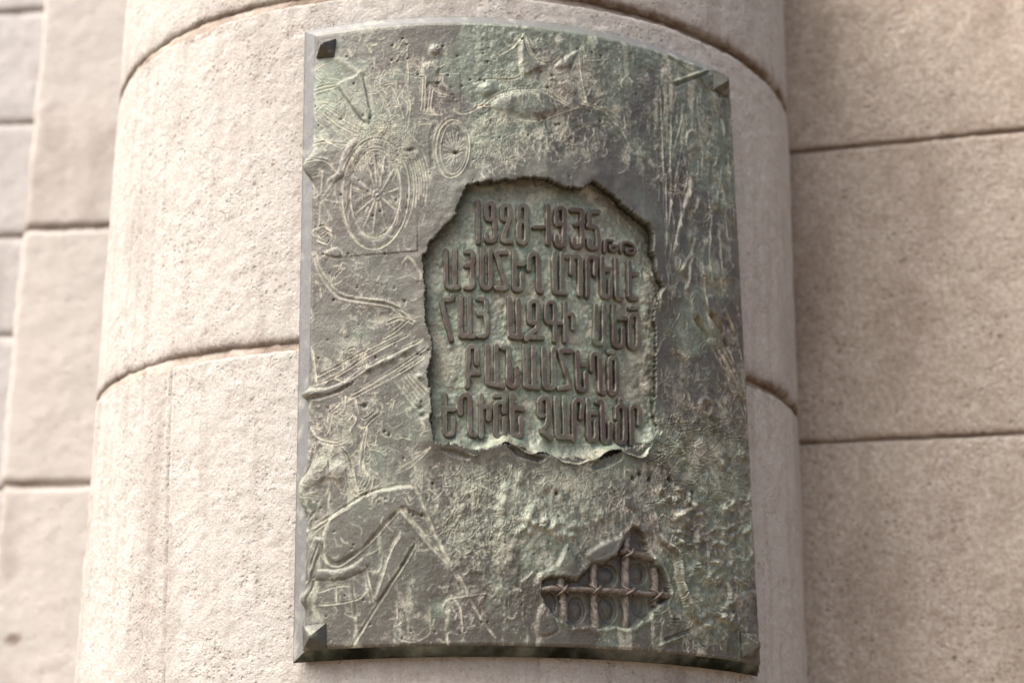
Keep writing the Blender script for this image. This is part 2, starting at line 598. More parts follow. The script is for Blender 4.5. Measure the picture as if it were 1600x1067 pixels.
def dist_to(P, margin):
    """distance (mm) from every grid point near the polyline to it; also the 0..1 run along it"""
    lo, hi = P.min(0) - margin, P.max(0) + margin
    w = window(lo, hi)
    if w is None:
        return None
    r0, r1, c0, c1 = w
    D = np.full((r1 - r0, c1 - c0), 1e3)
    T = np.zeros_like(D)
    seg = np.hypot(*np.diff(P, axis=0).T)
    tot = seg.sum() + 1e-9
    acc = 0
    for i in range(len(P) - 1):
        a, b = P[i], P[i + 1]
        ww = window(np.minimum(a, b) - margin, np.maximum(a, b) + margin)
        if ww is not None:
            q0, q1, k0, k1 = max(ww[0], r0), min(ww[1], r1), max(ww[2], c0), min(ww[3], c1)
            if q1 > q0 and k1 > k0:
                xs, ys = SS[q0:q1, k0:k1] - a[0], VV[q0:q1, k0:k1] - a[1]
                ab = b - a
                t = np.clip((xs * ab[0] + ys * ab[1]) / (ab @ ab + 1e-9), 0, 1)
                d = np.hypot(xs - t * ab[0], ys - t * ab[1])
                sub = D[q0 - r0:q1 - r0, k0 - c0:k1 - c0]
                st = T[q0 - r0:q1 - r0, k0 - c0:k1 - c0]
                m = d < sub
                sub[m] = d[m]
                st[m] = (acc + t * seg[i])[m] / tot
        acc += seg[i]
    return (slice(r0, r1), slice(c0, c1)), D, T


FAR_S = px([(1018, 500)])[0, 0]


def stroke(kind, w, h, pale, pts, smooth=3, metric=False, closed=False, taper=True, wob=.6):
    P = np.asarray(pts, float) if metric else px(pts)
    if smooth and len(P) > 2:
        P = smooth_poly(P, smooth, closed)
    res = dist_to(P, w * 2.6 + 3)
    if res is None:
        return
    sl, D, T = res
    D = np.maximum(D + (W1[sl] * 1.3 + W3[sl] * .7) * wob * min(1., w / 2.5), 0)
    far = P[:, 0].mean() > FAR_S
    amp = h * (1.25 if far else .5) * (.8 + .8 * W2[sl])
    if taper:
        amp = amp * sstep(0, .06, T) * sstep(1, .94, T) * .8 + amp * .2
    g = np.exp(-(D / w) ** 2)
    fl = np.exp(-((D - w * 1.25) / (w * .55)) ** 2)
    fp = np.exp(-(np.maximum(D - w * .5, 0) / (w * .62 + .3)) ** 2)
    if kind == 'G':                      # groove
        H[sl] -= amp * g
        H[sl] += amp * .25 * fl
        PALE[sl] = np.maximum(PALE[sl], pale * fl * (.55 + .6 * W1[sl]))
    elif kind == 'R':                    # soft ridge
        H[sl] += amp * g
        PALE[sl] = np.maximum(PALE[sl], pale * fl * (.6 + .7 * W1[sl]))
    elif kind == 'T':                    # thin raised line, pale itself
        H[sl] += amp * g
        PALE[sl] = np.maximum(PALE[sl], pale * np.exp(-(D / (w * 1.15)) ** 2) * np.clip(.7 + .8 * W1[sl], 0, 1))
    elif kind == 'B':                    # drawn line: groove with burrs thrown up on both sides
        H[sl] += amp * (fl * .8 - g)
        PALE[sl] = np.maximum(PALE[sl], pale * np.clip(fp * (.85 + .8 * W1[sl]), 0, 1))
    elif kind == 'F':                    # thick flat-backed strap or finger
        prof = np.sqrt(np.clip(1 - (D / (w * 1.25)) ** 2, 0, 1))
        H[sl] = np.maximum(H[sl], amp * prof + H[sl] * .25)
        PALE[sl] = np.maximum(PALE[sl], pale * np.exp(-((D - w * 1.3) / 1.2) ** 2) * (.6 + .7 * W1[sl]))
        CALM[sl] = np.maximum(CALM[sl], prof > .2)


def blob(c, rx, ry, h, ang=0, pale=0., flat=1.0, green=0., dirt_shade=0.):
    c = px([c])[0]
    m = max(rx, ry) * 2.3
    w = window(c - m, c + m)
    if w is None:
        return
    sl = (slice(w[0], w[1]), slice(w[2], w[3]))
    x, y = SS[sl] - c[0], VV[sl] - c[1]
    ca, sa = math.cos(ang), math.sin(ang)
    d = np.sqrt(((ca * x + sa * y) / rx) ** 2 + ((-sa * x + ca * y) / ry) ** 2) + W1[sl] * .15
    g = np.exp(-np.maximum(d, 0) ** (2 * flat))
    H[sl] += h * g
    if pale:
        PALE[sl] = np.maximum(PALE[sl], pale * np.exp(-((d - 1.1) / .25) ** 2) * (.6 + .6 * W1[sl]))
    if green:
        GREEN[sl] = np.maximum(GREEN[sl], green * g)
    if dirt_shade:
        DIRT[sl] = np.maximum(DIRT[sl], dirt_shade * g)


def slab(pts, h, soft=3., pale=.5, calm=.8):
    """raised or sunk flat area with a soft edge"""
    P = smooth_poly(px(pts), 4, True)
    lo, hi = P.min(0) - 14, P.max(0) + 14
    w = window(lo, hi)
    sl = (slice(w[0], w[1]), slice(w[2], w[3]))
    ins = in_poly(SS[sl], VV[sl], P)
    res = dist_to(np.vstack([P, P[:1]]), 14)
    D = np.full(ins.shape, 1e3)
    (a, b), d, _ = res
    D[a.start - w[0]:a.stop - w[0], b.start - w[2]:b.stop - w[2]] = d
    sd = np.where(ins, D, -D) + W1[sl] * 1.0
    k = sstep(-soft * .3, soft, sd)
    H[sl] += h * k
    PALE[sl] = np.maximum(PALE[sl], pale * np.exp(-((sd + 1) / 1.5) ** 2) * (.6 + .7 * W1[sl]))
    CALM[sl] = np.maximum(CALM[sl], calm * k)


def ell(cx, cy, rx, ry, ang=0, a0=0, a1=360, n=40):
    t = np.radians(np.linspace(a0, a1, n))
    x, y = rx * np.cos(t), ry * np.sin(t)
    ca, sa = math.cos(ang), math.sin(ang)
    return np.stack([cx + ca * x - sa * y, cy + sa * x + ca * y], 1)


# --- hole behind which the text panel sits (photo measurements)
HOLE = [(661, 402), (666, 396), (672, 378), (690, 360), (711, 339), (713, 326), (725, 300), (737, 290), (762, 285), (790, 284),
        (810, 281), (840, 280), (857, 284), (875, 292), (895, 295), (910, 294), (921, 285), (937, 290), (957, 307),
        (975, 326), (1000, 345), (1012, 355), (1020, 370), (1017, 390), (1022, 412), (1026, 430), (1033, 450), (1025, 477),
        (1022, 500), (1026, 525), (1024, 575), (1026, 600), (1020, 640), (1025, 660), (1024, 676), (1004, 694), (968, 706),
        (940, 716), (905, 716), (880, 716), (850, 710), (826, 708), (812, 697), (790, 695), (770, 699), (742, 704), (712, 696),
        (690, 694), (679, 688), (672, 660), (676, 640), (671, 600), (670, 575), (675, 550), (672, 525), (666, 500), (664, 440)]
LIP = [(676, 690), (687, 699), (700, 703), (712, 700), (722, 704), (732, 710), (742, 714), (753, 708), (765, 700), (778, 696), (790, 692),
       (803, 697), (815, 704), (830, 711), (845, 708), (860, 712), (875, 721), (890, 727), (905, 727), (920, 722), (935, 716), (950, 706),
       (967, 703), (972, 708), (985, 713), (1000, 718), (1012, 705), (1022, 690), (1034, 676)]
holeP = smooth_poly(px(HOLE), 3, True)
holeP = holeP + np.stack([fbm(holeP[:, 0], holeP[:, 1], 14, 3, 91), fbm(holeP[:, 0], holeP[:, 1], 14, 3, 95)], 1) * 2.4
hole_in = in_poly(SS + 2.2 * fbm(SS, VV, 4.5, 2, 301) + 1.0 * vnoise(SS / 1.6, VV / 1.6, 5), VV + 2.4 * fbm(SS, VV, 4.5, 2, 305) + 1.2 * vnoise(SS / 1.6, VV / 1.6, 7), holeP)
res = dist_to(np.vstack([holeP, holeP[:1]]), 75)
HD = np.full((NR, NC), 75.)
HD[res[0]] = np.minimum(res[1], 75)
c_hole = px([(845, 500)])[0]

# smooth swelling lip round the hole, strongest above and left
up = np.clip((VV - c_hole[1]) / 180, -1, 1)
lt = np.clip(-(SS - c_hole[0]) / 150, -1, 1)
lip_amt = .35 + .65 * np.clip(np.maximum(up, lt * .8), 0, 1)
ring = np.exp(-(HD / (16 + 22 * np.clip(up, 0, 1))) ** 1.5) * (~hole_in)
lip_h = ring * lip_amt * (7.5 + 2.5 * W2)
CALM = np.maximum(CALM, np.clip(ring * 1.5 * lip_amt, 0, 1))

# --- large undulation
H += fbm(SS, VV, 160, 3, 60) * 2.0 + fbm(SS, VV, 45, 3, 63) * 1.0

# --- drawing: upper left
for q in ([(483, 117), (500, 104), (521, 95)], [(482, 143), (505, 135), (526, 132)], [(484, 148), (505, 141), (528, 135)], [(485, 181), (496, 172), (507, 163), (520, 172)],
          [(507, 166), (540, 188), (572, 207)], [(505, 176), (530, 196), (560, 212)], [(484, 228), (510, 222), (535, 232)], [(500, 215), (525, 225), (545, 226)]):
    stroke('B', 1.5, 1.3, .9, q)
stroke('T', 3.2, 3.0, .95, [(524, 92), (545, 104), (566, 116)])
stroke('G', 3.0, 2.6, .5, [(567, 115), (572, 130), (578, 160), (584, 186)])
stroke('T', 1.5, 1.6, .9, [(570, 120), (576, 150), (586, 187)])
stroke('G', 4.2, 2.8, .5, [(527, 136), (540, 158), (555, 178), (572, 196)])
stroke('F', 4.6, 5.0, .5, [(517, 284), (531, 274), (537, 260), (541, 243), (550, 226), (560, 220)])
slab([(527, 133), (552, 120), (566, 118), (580, 186), (566, 190), (545, 162)], 1.6, 3, .35, .5)
# big wheel
stroke('F', 4.2, 2.4, .5, ell(586, 302, 46, 79, .05), 0, taper=False)
stroke('B', 1.6, 1.8, 1., ell(586, 303, 52, 86, .05), 0, taper=False)
stroke('B', 1.4, 1.6, 1., ell(586, 302, 39, 69, .05), 0, taper=False)
stroke('B', 1.0, 1.2, .9, ell(589, 300, 57, 90, .05, 200, 395), 0)
for k in range(7):
    stroke('B', .9, 1.2, .95, ell(592 + k * 2, 305 - k, 54 + k * 2.2 + random.uniform(-1, 1), 92 + k * 1.7, .06, 215 + 9 * k, 372 - random.uniform(0, 25), 24), 0)
stroke('R', 2.2, 3.2, .8, ell(590, 306, 5, 7), 0, taper=False)
blob((590, 306), 2.5, 2.5, 2)
for a in range(0, 360, 30):
    a2 = math.radians(a + random.uniform(-7, 7))
    stroke('T', 1.1, 1.6, .85, [(590 + 8 * math.cos(a2), 306 + 10 * math.sin(a2)), (587 + 36 * math.cos(a2), 302 + 63 * math.sin(a2))], 0)
stroke('F', 3.6, 3.0, .6, [(547, 277), (560, 288), (575, 300)])
# second wheel
stroke('B', 1.7, 2.0, .95, ell(706, 232, 26, 46, .04), 0, taper=False)
stroke('B', 1.2, 1.4, .8, ell(708, 232, 21, 40, .04), 0, taper=False)
stroke('G', 4.0, 2.5, .4, [(679, 195), (674, 215), (673, 240), (676, 265)])
for a in range(0, 360, 18):
    a2 = math.radians(a + random.uniform(-5, 5))
    stroke('T', .8, .8, .7, [(711 + 3 * math.cos(a2), 239 + 4 * math.sin(a2)), (709 + 17 * math.cos(a2), 234 + random.uniform(20, 34) * math.sin(a2))], 0)
blob((712, 240), 4, 2.2, -3.5, dirt_shade=.8)
blob((641, 235), 6, 2.5, -3, dirt_shade=.5, pale=.5)
# third faint wheel at the edge
stroke('R', 1.8, 2.4, .8, ell(501, 312, 5, 7), 0, taper=False)
for a in (8, 50, 95, 135, 190, 230, 280, 320):
    a2 = math.radians(a)
    stroke('T', 1.2, 1.5, .8, [(501 + 6 * math.cos(a2), 312 + 8 * math.sin(a2)), (501 + 29 * math.cos(a2), 312 + 46 * math.sin(a2))], 0)
stroke('B', 1.4, 1.4, .7, ell(502, 310, 34, 60, 0, 100, 300), 0)
stroke('B', 1.2, 1.4, .7, [(476, 260), (490, 248), (510, 252), (525, 268)])
# standing figure and ghost figures
blob((680, 80), 8.5, 8.5, 3.8, flat=1.6, pale=.35)
slab([(660, 103), (672, 96), (684, 98), (688, 106), (685, 122), (690, 132), (680, 138), (672, 132), (663, 140), (658, 120)], 2.0, 5, .35, .8)
stroke('F', 2.4, 3.0, .7, [(684, 126), (692, 136), (708, 148)])
for q in ([(660, 118), (659, 145), (657, 172)], [(664, 120), (663, 150), (662, 174)], [(671, 136), (669, 155), (666, 176)], [(676, 138), (672, 165), (676, 176), (690, 178)], [(676, 140), (690, 146), (706, 150)], [(652, 176), (668, 178), (690, 180)]):
    stroke('B', 1.2, 1.5, .95, q)
blob((684, 131), 3, 2.2, -3, dirt_shade=.6)
for q in ([(618, 70), (613, 78), (622, 75), (630, 60), (636, 68)], [(634, 90), (637, 110), (636, 140), (640, 150)], [(600, 108), (592, 125), (598, 140), (604, 146)], [(590, 140), (602, 160), (610, 182)],
          [(613, 138), (622, 160), (630, 185)], [(625, 135), (640, 160), (636, 200)], [(575, 72), (580, 82), (577, 72), (588, 70)], [(545, 78), (550, 88), (556, 74)]):
    stroke('B', 1.2, 1.4, .95, q)
for c in ((613, 72), (629, 61), (636, 70), (612, 95), (637, 92), (621, 96), (692, 73), (700, 118), (755, 84), (762, 97), (715, 88), (735, 125), (722, 135), (750, 125), (757, 127)):
    blob(c, 1.8, 1.4, -2.2, dirt_shade=.8, pale=.5)
# beasts and wings at the top centre
slab([(768, 165), (782, 149), (805, 142), (838, 140), (866, 152), (890, 168), (872, 178), (848, 184), (820, 187), (795, 180), (778, 178)], 2.2, 9, .3, .7)
blob((762, 140), 13, 10, 4.2, flat=1.4)
blob((800, 157), 20, 9, 2.5, .5)
blob((790, 180), 7, 12, 3.0, .2)
blob((840, 172), 26, 10, 2.0)
slab([(817, 55), (823, 80), (836, 97), (852, 104), (838, 112), (818, 118), (812, 100), (813, 75)], 3.6, 4, .9, .8)
slab([(905, 78), (893, 84), (870, 98), (868, 108), (888, 108), (896, 96)], 3.0, 4, .8, .7)
slab([(872, 130), (890, 128), (902, 142), (895, 150), (876, 140)], 2.4, 4, .5, .7)
for q in ([(817, 54), (806, 66), (795, 78), (780, 86)], [(812, 62), (800, 76)], [(821, 60), (830, 84), (846, 98), (862, 98), (878, 82)], [(824, 70), (836, 92), (850, 101)],
          [(903, 85), (893, 106), (889, 120), (896, 136), (906, 152), (914, 162)], [(901, 74), (904, 100), (908, 130), (914, 160)], [(908, 72), (914, 88), (920, 94), (950, 92)],
          [(740, 130), (757, 125), (775, 124), (800, 125), (815, 120)], [(748, 170), (772, 152), (796, 143), (830, 140), (848, 145), (872, 158), (890, 168), (903, 168)],
          [(848, 138), (868, 148), (886, 162), (900, 170)], [(903, 168), (880, 175), (862, 182), (850, 187), (830, 190), (812, 188)], [(905, 162), (930, 168), (950, 178), (964, 188)],
          [(915, 163), (940, 172), (958, 190), (972, 206), (983, 226)], [(945, 168), (958, 176), (968, 184)], [(740, 172), (752, 166), (768, 166)], [(748, 165), (735, 175), (720, 178), (710, 172)]):
    stroke('B', 1.5, 1.7, 1., q)
for q in ([(815, 55), (811, 85), (814, 118)], [(872, 104), (885, 96), (888, 88)], [(870, 118), (886, 110)], [(872, 165), (876, 174)], [(868, 165), (871, 175)], [(808, 152), (812, 166)], [(975, 180), (977, 205)], [(970, 205), (980, 195)]):
    stroke('T', 1.2, 1.5, .95, q)
for k in range(26):
    x = 815 + k * 5.2 + random.uniform(-2, 2)
    y = 192 + 14 * math.sin(k * 1.7) + random.uniform(0, 26)
    stroke('T', .9, 1.2, .85, [(x, y), (x + random.uniform(-3, 3), y + 8), (x + random.uniform(-3, 4), y + random.uniform(12, 22))])
for c in ((816, 62), (903, 77), (845, 114), (862, 119), (855, 138), (850, 186), (842, 189), (868, 196), (873, 195), (921, 175), (938, 190), (925, 83), (940, 88)):
    blob(c, 2.4, 1.8, -2.6, dirt_shade=.7, pale=.7)
# upper right corner
stroke('G', 2.4, 3.0, .3, [(1026, 71), (1050, 92), (1081, 115)], 0)
stroke('G', 3.0, 3.6, .2, [(1053, 134), (1080, 123), (1112, 112)], 0)
stroke('R', 2.0, 2.2, .5, [(1050, 130), (1080, 119), (1112, 108)], 0)
stroke('G', 2.2, 2.4, .3, [(1092, 122), (1108, 145), (1120, 168), (1128, 188)])
slab([(1085, 120), (1110, 112), (1113, 140), (1100, 135)], 1.4, 3, .1, .6)
for q in ([(1030, 140), (1033, 180), (1035, 225), (1037, 275)], [(1050, 138), (1048, 190), (1047, 245), (1048, 312), (1042, 360)], [(1088, 146), (1092, 190), (1097, 232), (1096, 262)],
          [(1063, 212), (1067, 236), (1073, 268), (1080, 300)], [(1057, 180), (1058, 195)], [(1128, 186), (1131, 215)], [(1040, 270), (1040, 380)], [(1104, 140), (1116, 165), (1124, 190)],
          [(1120, 270), (1130, 310), (1136, 380)], [(1136, 230), (1140, 290), (1146, 350)], [(1106, 300), (1110, 350), (1106, 400), (1112, 450)], [(1122, 360), (1124, 400), (1126, 425)]):
    stroke('T', 1.3, 1.7, .75, q)
stroke('R', 2.4, 2.6, .6, ell(1082, 224, 9, 18, -.2, 90, 330), 0)
blob((1083, 225), 8, 12, 3.2)
blob((1111, 204), 4, 5, -3, dirt_shade=.5)
blob((1106, 244), 8, 6, 3.2, pale=.5, green=.4)
# right side: staffs, hands, feathers
stroke('F', 4.0, 4.4, .6, [(1082, 276), (1074, 310), (1062, 356), (1053, 398)])
stroke('F', 2.6, 3.0, .6, [(1076, 305), (1082, 338), (1092, 310)])
stroke('R', 3.0, 3.0, .5, [(1080, 400), (1070, 412), (1062, 425), (1070, 434)])
stroke('F', 3.0, 4.0, .5, [(1086, 372), (1078, 420), (1072, 458)])
stroke('R', 3.0, 2.6, .5, [(1072, 462), (1084, 452), (1093, 452), (1100, 470)])
for c, r in (((1140, 335), 10), ((1118, 318), 8), ((1130, 322), 7), ((1080, 372), 8), ((1062, 410), 9), ((1070, 428), 10), ((1115, 430), 12), ((1132, 434), 9)):
    blob(c, r, r * 1.2, 3.2, pale=.5, flat=1.4)
slab([(1100, 378), (1122, 372), (1135, 410), (1130, 440), (1104, 446), (1094, 430)], 1.8, 4, .4, .3)
slab([(1078, 460), (1092, 456), (1098, 500), (1085, 500)], 3.0, 4, .4, .8)
slab([(1100, 468), (1118, 462), (1128, 500), (1108, 490)], 3.0, 4, .4, .8)
stroke('G', 5.5, 6.0, .3, [(1086, 496), (1096, 512), (1108, 532)])
stroke('G', 5.5, 6.0, .3, [(1108, 488), (1124, 512), (1138, 545)])
stroke('G', 3.2, 3.5, .3, [(1128, 478), (1134, 500), (1150, 530)])
for q in ([(1096, 425), (1101, 460), (1106, 500), (1118, 535), (1134, 568), (1152, 606), (1164, 640)], [(1100, 470), (1112, 510), (1128, 545), (1146, 580)], [(1118, 495), (1138, 550), (1158, 610)],
          [(1100, 520), (1118, 556), (1140, 600), (1160, 648)], [(1112, 530), (1136, 575), (1162, 630)], [(1125, 440), (1132, 480), (1146, 520), (1158, 560)], [(1095, 430), (1120, 450), (1136, 462)]):
    stroke('B', 1.7, 2.4, 1., q)
stroke('R', 3.0, 3.6, .5, ell(1102, 636, 8, 13, -.3), 0)
blob((1106, 640), 4, 6, -3, dirt_shade=.5)
# left: curved double line and pin
for off in (-3.5, 3.5):
    stroke('T', 1.6, 2.2, .85, np.array([(492, 398), (500, 424), (520, 454), (540, 466), (580, 472), (612, 478), (638, 500)]) + np.array([-off * .3, off]))
stroke('G', 2.6, 2.4, .2, [(492, 398), (500, 424), (520, 454), (540, 466), (580, 472), (612, 478), (638, 500)])
stroke('T', 2.0, 2.4, .9, [(472, 411), (484, 403), (493, 397)])
stroke('R', 1.4, 1.8, .8, ell(537, 417, 3.5, 5), 0)
stroke('B', 1.3, 1.5, .8, [(534, 421), (528, 427), (523, 433)])
slab([(507, 397), (514, 390), (527, 388), (534, 400), (522, 403)], 2.0, 3, .4, .7)
for q in ([(490, 360), (500, 370), (512, 362), (518, 368)], [(480, 380), (484, 390)], [(498, 355), (506, 352), (516, 360)], [(496, 375), (510, 380), (516, 372)], [(638, 500), (620, 515), (600, 528)], [(612, 478), (630, 486), (648, 502)], [(605, 505), (625, 498), (645, 505)]):
    stroke('B', 1.6, 2.0, .95, q)
# left middle straps
stroke('F', 4.2, 5.5, .5, [(466, 617), (490, 614), (515, 611), (535, 603), (552, 592)])
stroke('G', 2.5, 3.0, .2, [(470, 624), (498, 622), (525, 613), (548, 600)])
for q in ([(493, 590), (525, 573), (560, 553), (628, 519)], [(495, 601), (530, 585), (575, 556), (640, 522)], [(548, 592), (590, 565), (660, 532)], [(550, 616), (600, 588), (668, 543)],
          [(546, 624), (610, 591), (662, 560)], [(505, 600), (520, 590), (540, 597)], [(488, 548), (492, 575), (494, 596)], [(560, 575), (572, 568), (570, 578)]):
    stroke('B', 1.5, 1.8, .95, q)
stroke('R', 4.0, 2.4, .3, [(556, 590), (600, 566), (650, 540)])
for c in ((595, 568), (612, 562), (632, 550), (575, 577)):
    blob(c, 5, 3.5, 2.6, .5, pale=.6)
for k in range(6):
    x = 618 + k * 5
    stroke('B', 1.0, 1.2, .8, [(x, 598 - k * 3), (x + 12, 612 - k * 3), (x + 26, 632 - k * 4)])
for k in range(5):
    stroke('R', 1.3, 1.8, .4, [(622 + k * 5, 588 - k * 2.5), (627 + k * 5, 577 - k * 2.5)], 0)
for c, r in (((655, 590), 4), ((657, 637), 4), ((660, 650), 4), ((570, 634), 3.4)):
    blob(c, r, r * .9, 3 if r == 4 and c[1] < 600 else -3, dirt_shade=.0 if c[1] < 600 else .4, pale=.5)
# scrawls below them
for q in ([(512, 645), (520, 640), (530, 630)], [(540, 620), (536, 640), (522, 650)], [(518, 648), (514, 670), (508, 680)], [(555, 624), (560, 645), (570, 655), (590, 640)], [(560, 665), (568, 668), (582, 655), (595, 645)],
          [(575, 660), (568, 680), (562, 705), (560, 740)], [(573, 670), (567, 720), (575, 752), (560, 765), (552, 740)], [(570, 690), (566, 730), (578, 745), (562, 770), (546, 745), (544, 720)],
          [(541, 715), (545, 760), (560, 775), (578, 765), (582, 745)], [(546, 655), (550, 648), (556, 655), (548, 668), (546, 675)], [(578, 680), (586, 678), (586, 690), (578, 692), (588, 695)],
          [(598, 678), (604, 674), (610, 678), (604, 682), (600, 677)], [(486, 668), (500, 685), (530, 690)], [(498, 690), (520, 695), (540, 690)]):
    stroke('B', 1.3, 1.6, 1., q)
for k in range(9):
    stroke('B', .9, 1.3, .95, [(492 + k * 2, 712 + k * 1.5), (505 + k * 2.5, 698 + k), (525 + k * 2, 694 + k * 1.5), (540 + k * 1.5, 706 + k * 3), (548 + k * .7, 722 + k * 4)])
blob((504, 735), 15, 17, 4.6, flat=1.6, pale=.5)
blob((530, 737), 11, 14, 3.8, flat=1.6, pale=.5)
stroke('G', 2.0, 2.6, .3, [(514, 715), (516, 735), (520, 752)])
for q in ([(600, 745), (640, 730), (672, 700)], [(560, 780), (610, 742), (668, 702)], [(575, 730), (590, 740)]):
    stroke('B', 1.0, 1.1, .8, q)
# lower left: horse outline, horn, sticks
slab([(514, 812), (545, 790), (580, 770), (640, 760), (652, 775), (665, 805), (640, 800), (624, 796), (575, 848), (545, 871), (525, 880), (511, 872), (506, 850)], 2.4, 4, .3, .95)
for q in ([(472, 832), (508, 812), (545, 788), (582, 767), (640, 757), (651, 770)],):
    stroke('B', 2.2, 2.4, .95, q)
stroke('B', 1.6, 1.8, .9, [(484, 838), (515, 812), (548, 792)])
for q in ([(651, 770), (664, 798), (678, 832), (696, 866), (712, 892), (730, 924)], [(508, 818), (503, 848), (509, 874), (526, 884), (546, 873), (576, 848), (624, 796)],
          [(626, 796), (642, 814), (664, 842), (692, 872), (716, 902), (728, 918)]):
    stroke('B', 2.0, 2.4, 1., q)
stroke('B', 1.4, 1.6, .9, [(632, 800), (656, 826), (684, 858)])
slab([(618, 842), (630, 832), (648, 849), (642, 862), (600, 930), (586, 930)], 1.8, 3, .4, .9)
stroke('G', 2.2, 3.0, .7, [(648, 850), (636, 872), (610, 912), (575, 968), (548, 1012)])
stroke('T', 1.3, 1.5, .9, [(651, 850), (640, 872), (614, 912), (579, 968), (553, 1012)])
stroke('B', 1.3, 1.5, .9, [(625, 838), (610, 862), (598, 900), (587, 932)])
stroke('F', 6.0, 8.5, .5, [(492, 897), (515, 899), (540, 896), (560, 887), (573, 876)])
stroke('T', 1.4, 1.5, .95, [(572, 868), (586, 862), (596, 856)])
stroke('F', 2.6, 3.4, .5, [(547, 901), (550, 925), (555, 958)])
for q in ([(566, 888), (572, 915), (578, 940)], [(571, 886), (578, 915), (583, 938)], [(590, 865), (596, 878), (590, 892), (575, 890)], [(500, 925), (525, 916), (545, 915)], [(500, 945), (530, 942), (560, 935), (575, 920)],
          [(524, 905), (526, 940)], [(615, 985), (622, 996), (645, 1002), (668, 992), (672, 978)], [(616, 978), (626, 972)], [(620, 965), (619, 940)], [(540, 958), (556, 965)], [(670, 978), (672, 950)],
          [(700, 1008), (698, 990), (705, 985)], [(705, 930), (718, 948), (722, 985)], [(690, 950), (700, 935), (730, 930)], [(734, 935), (745, 955), (762, 980), (774, 995)], [(735, 930), (755, 925), (770, 930)]):
    stroke('B', 1.2, 1.3, .9, q)
stroke('F', 6.2, 6.5, .5, [(500, 838), (490, 870), (478, 905), (468, 932), (464, 940)])
stroke('F', 4.0, 4.0, .5, [(478, 788), (484, 810), (476, 836)])
for q in ([(478, 812), (472, 850), (470, 890)], [(492, 906), (484, 940), (476, 970)], [(498, 848), (484, 890)], [(500, 780), (492, 800), (478, 818)]):
    stroke('G', 1.8, 2.4, .5, q)
stroke('F', 6.5, 7.0, .5, [(483, 702), (477, 730), (468, 755), (462, 778)])
stroke('G', 2.0, 2.6, .4, [(490, 700), (484, 735), (478, 775)])
blob((473, 765), 10, 18, 4, pale=.4)
# lower middle: lumps, slabs and leaf forms
slab([(918, 862), (935, 850), (972, 836), (972, 862), (952, 878), (930, 880), (916, 872)], 3.2, 6, .1, .95)
blob((945, 862), 22, 14, 2.0, .3)
slab([(888, 848), (898, 870), (912, 892), (900, 905), (878, 902), (870, 885), (878, 862)], 4.0, 6, .1, .95)
blob((892, 884), 12, 18, 2.6, -.2)
slab([(845, 946), (856, 950), (868, 968), (872, 985), (850, 995), (838, 985)], 2.5, 5, .5, .8)
stroke('R', 3.0, 3.4, .5, [(840, 905), (852, 895), (870, 888), (880, 870)])
stroke('R', 3.2, 3.8, .4, [(812, 830), (825, 818), (840, 822), (856, 828), (870, 818), (890, 818), (905, 812)])
for k in range(16):
    blob((808 + random.uniform(0, 105), 822 + random.uniform(-12, 16)), random.uniform(3, 7), random.uniform(3, 6), random.uniform(2, 4.5), pale=.6)
for c in ((785, 795), (792, 785), (790, 765), (828, 800), (838, 790), (940, 806), (915, 800), (850, 760), (785, 780), (812, 748)):
    blob(c, 6, 8, 3.0, pale=.7, flat=1.5)
# root-like pale ridge on the right of the lattice
stroke('F', 4.5, 5.5, .95, [(1018, 800), (1024, 826), (1032, 846), (1046, 856), (1056, 868), (1058, 892), (1064, 920), (1074, 948), (1084, 966), (1098, 968)])
stroke('T', 2.6, 3.2, 1., [(1023, 800), (1028, 828), (1038, 848), (1052, 858), (1060, 872), (1062, 896), (1068, 922), (1078, 950)])
stroke('F', 4.5, 4.5, .95, [(1090, 972), (1106, 956), (1118, 960), (1134, 966), (1150, 976), (1164, 990)])
stroke('R', 4, 4, .5, [(1020, 870), (1030, 885), (1040, 905), (1046, 925)])
stroke('G', 3, 4, .3, [(1040, 1000), (1060, 992), (1082, 984)])
stroke('R', 2.5, 3, .5, [(1030, 1010), (1050, 1000), (1072, 990)])
for c in ((989, 747), (1015, 748), (1046, 748), (1000, 740), (870, 770), (1082, 770)):
    blob(c, 3.2, 4.2, -5, dirt_shade=.8, pale=.8)
# signature scratched at the lower right
for q in ([(1070, 998), (1066, 1010), (1072, 1016), (1078, 1006), (1072, 998), (1076, 1018)], [(1068, 996), (1080, 996)], [(1084, 1000), (1084, 1012), (1090, 1010)], [(1092, 1004), (1094, 1012), (1100, 1008), (1104, 1012), (1110, 1006), (1120, 1004)],
          [(1112, 1000), (1116, 1014)], [(1124, 1002), (1128, 1014)]):
    stroke('B', .9, 1.1, .9, q)
# gnarled growth bottom right
for k in range(120):
    x, y = random.uniform(1035, 1172), random.uniform(770, 985)
    if x < 1060 + (y - 860) * .25 and y > 800:
        continue
    a = random.uniform(-1.2, 1.2) + (1.57 if random.random() < .35 else 0)
    L = random.uniform(10, 32)
    w = random.uniform(1.6, 4.2)
    c = random.uniform(-.6, .6)
    pts = [(x + L * t * math.cos(a + c * t), y + L * t * math.sin(a + c * t)) for t in (-.5, -.2, .1, .5)]
    stroke('R', w, random.uniform(1.8, 4.2), random.choice((.1, .2, .5, .9)), pts)
for k in range(60):
    x, y = random.uniform(1030, 1172), random.uniform(690, 980)
    if x < 1060 + (y - 860) * .25 and y > 800:
        continue
    blob((x, y), random.uniform(4, 12), random.uniform(3, 9), random.uniform(-4, 5), random.uniform(0, 3), pale=random.choice((0, .4, .7)))


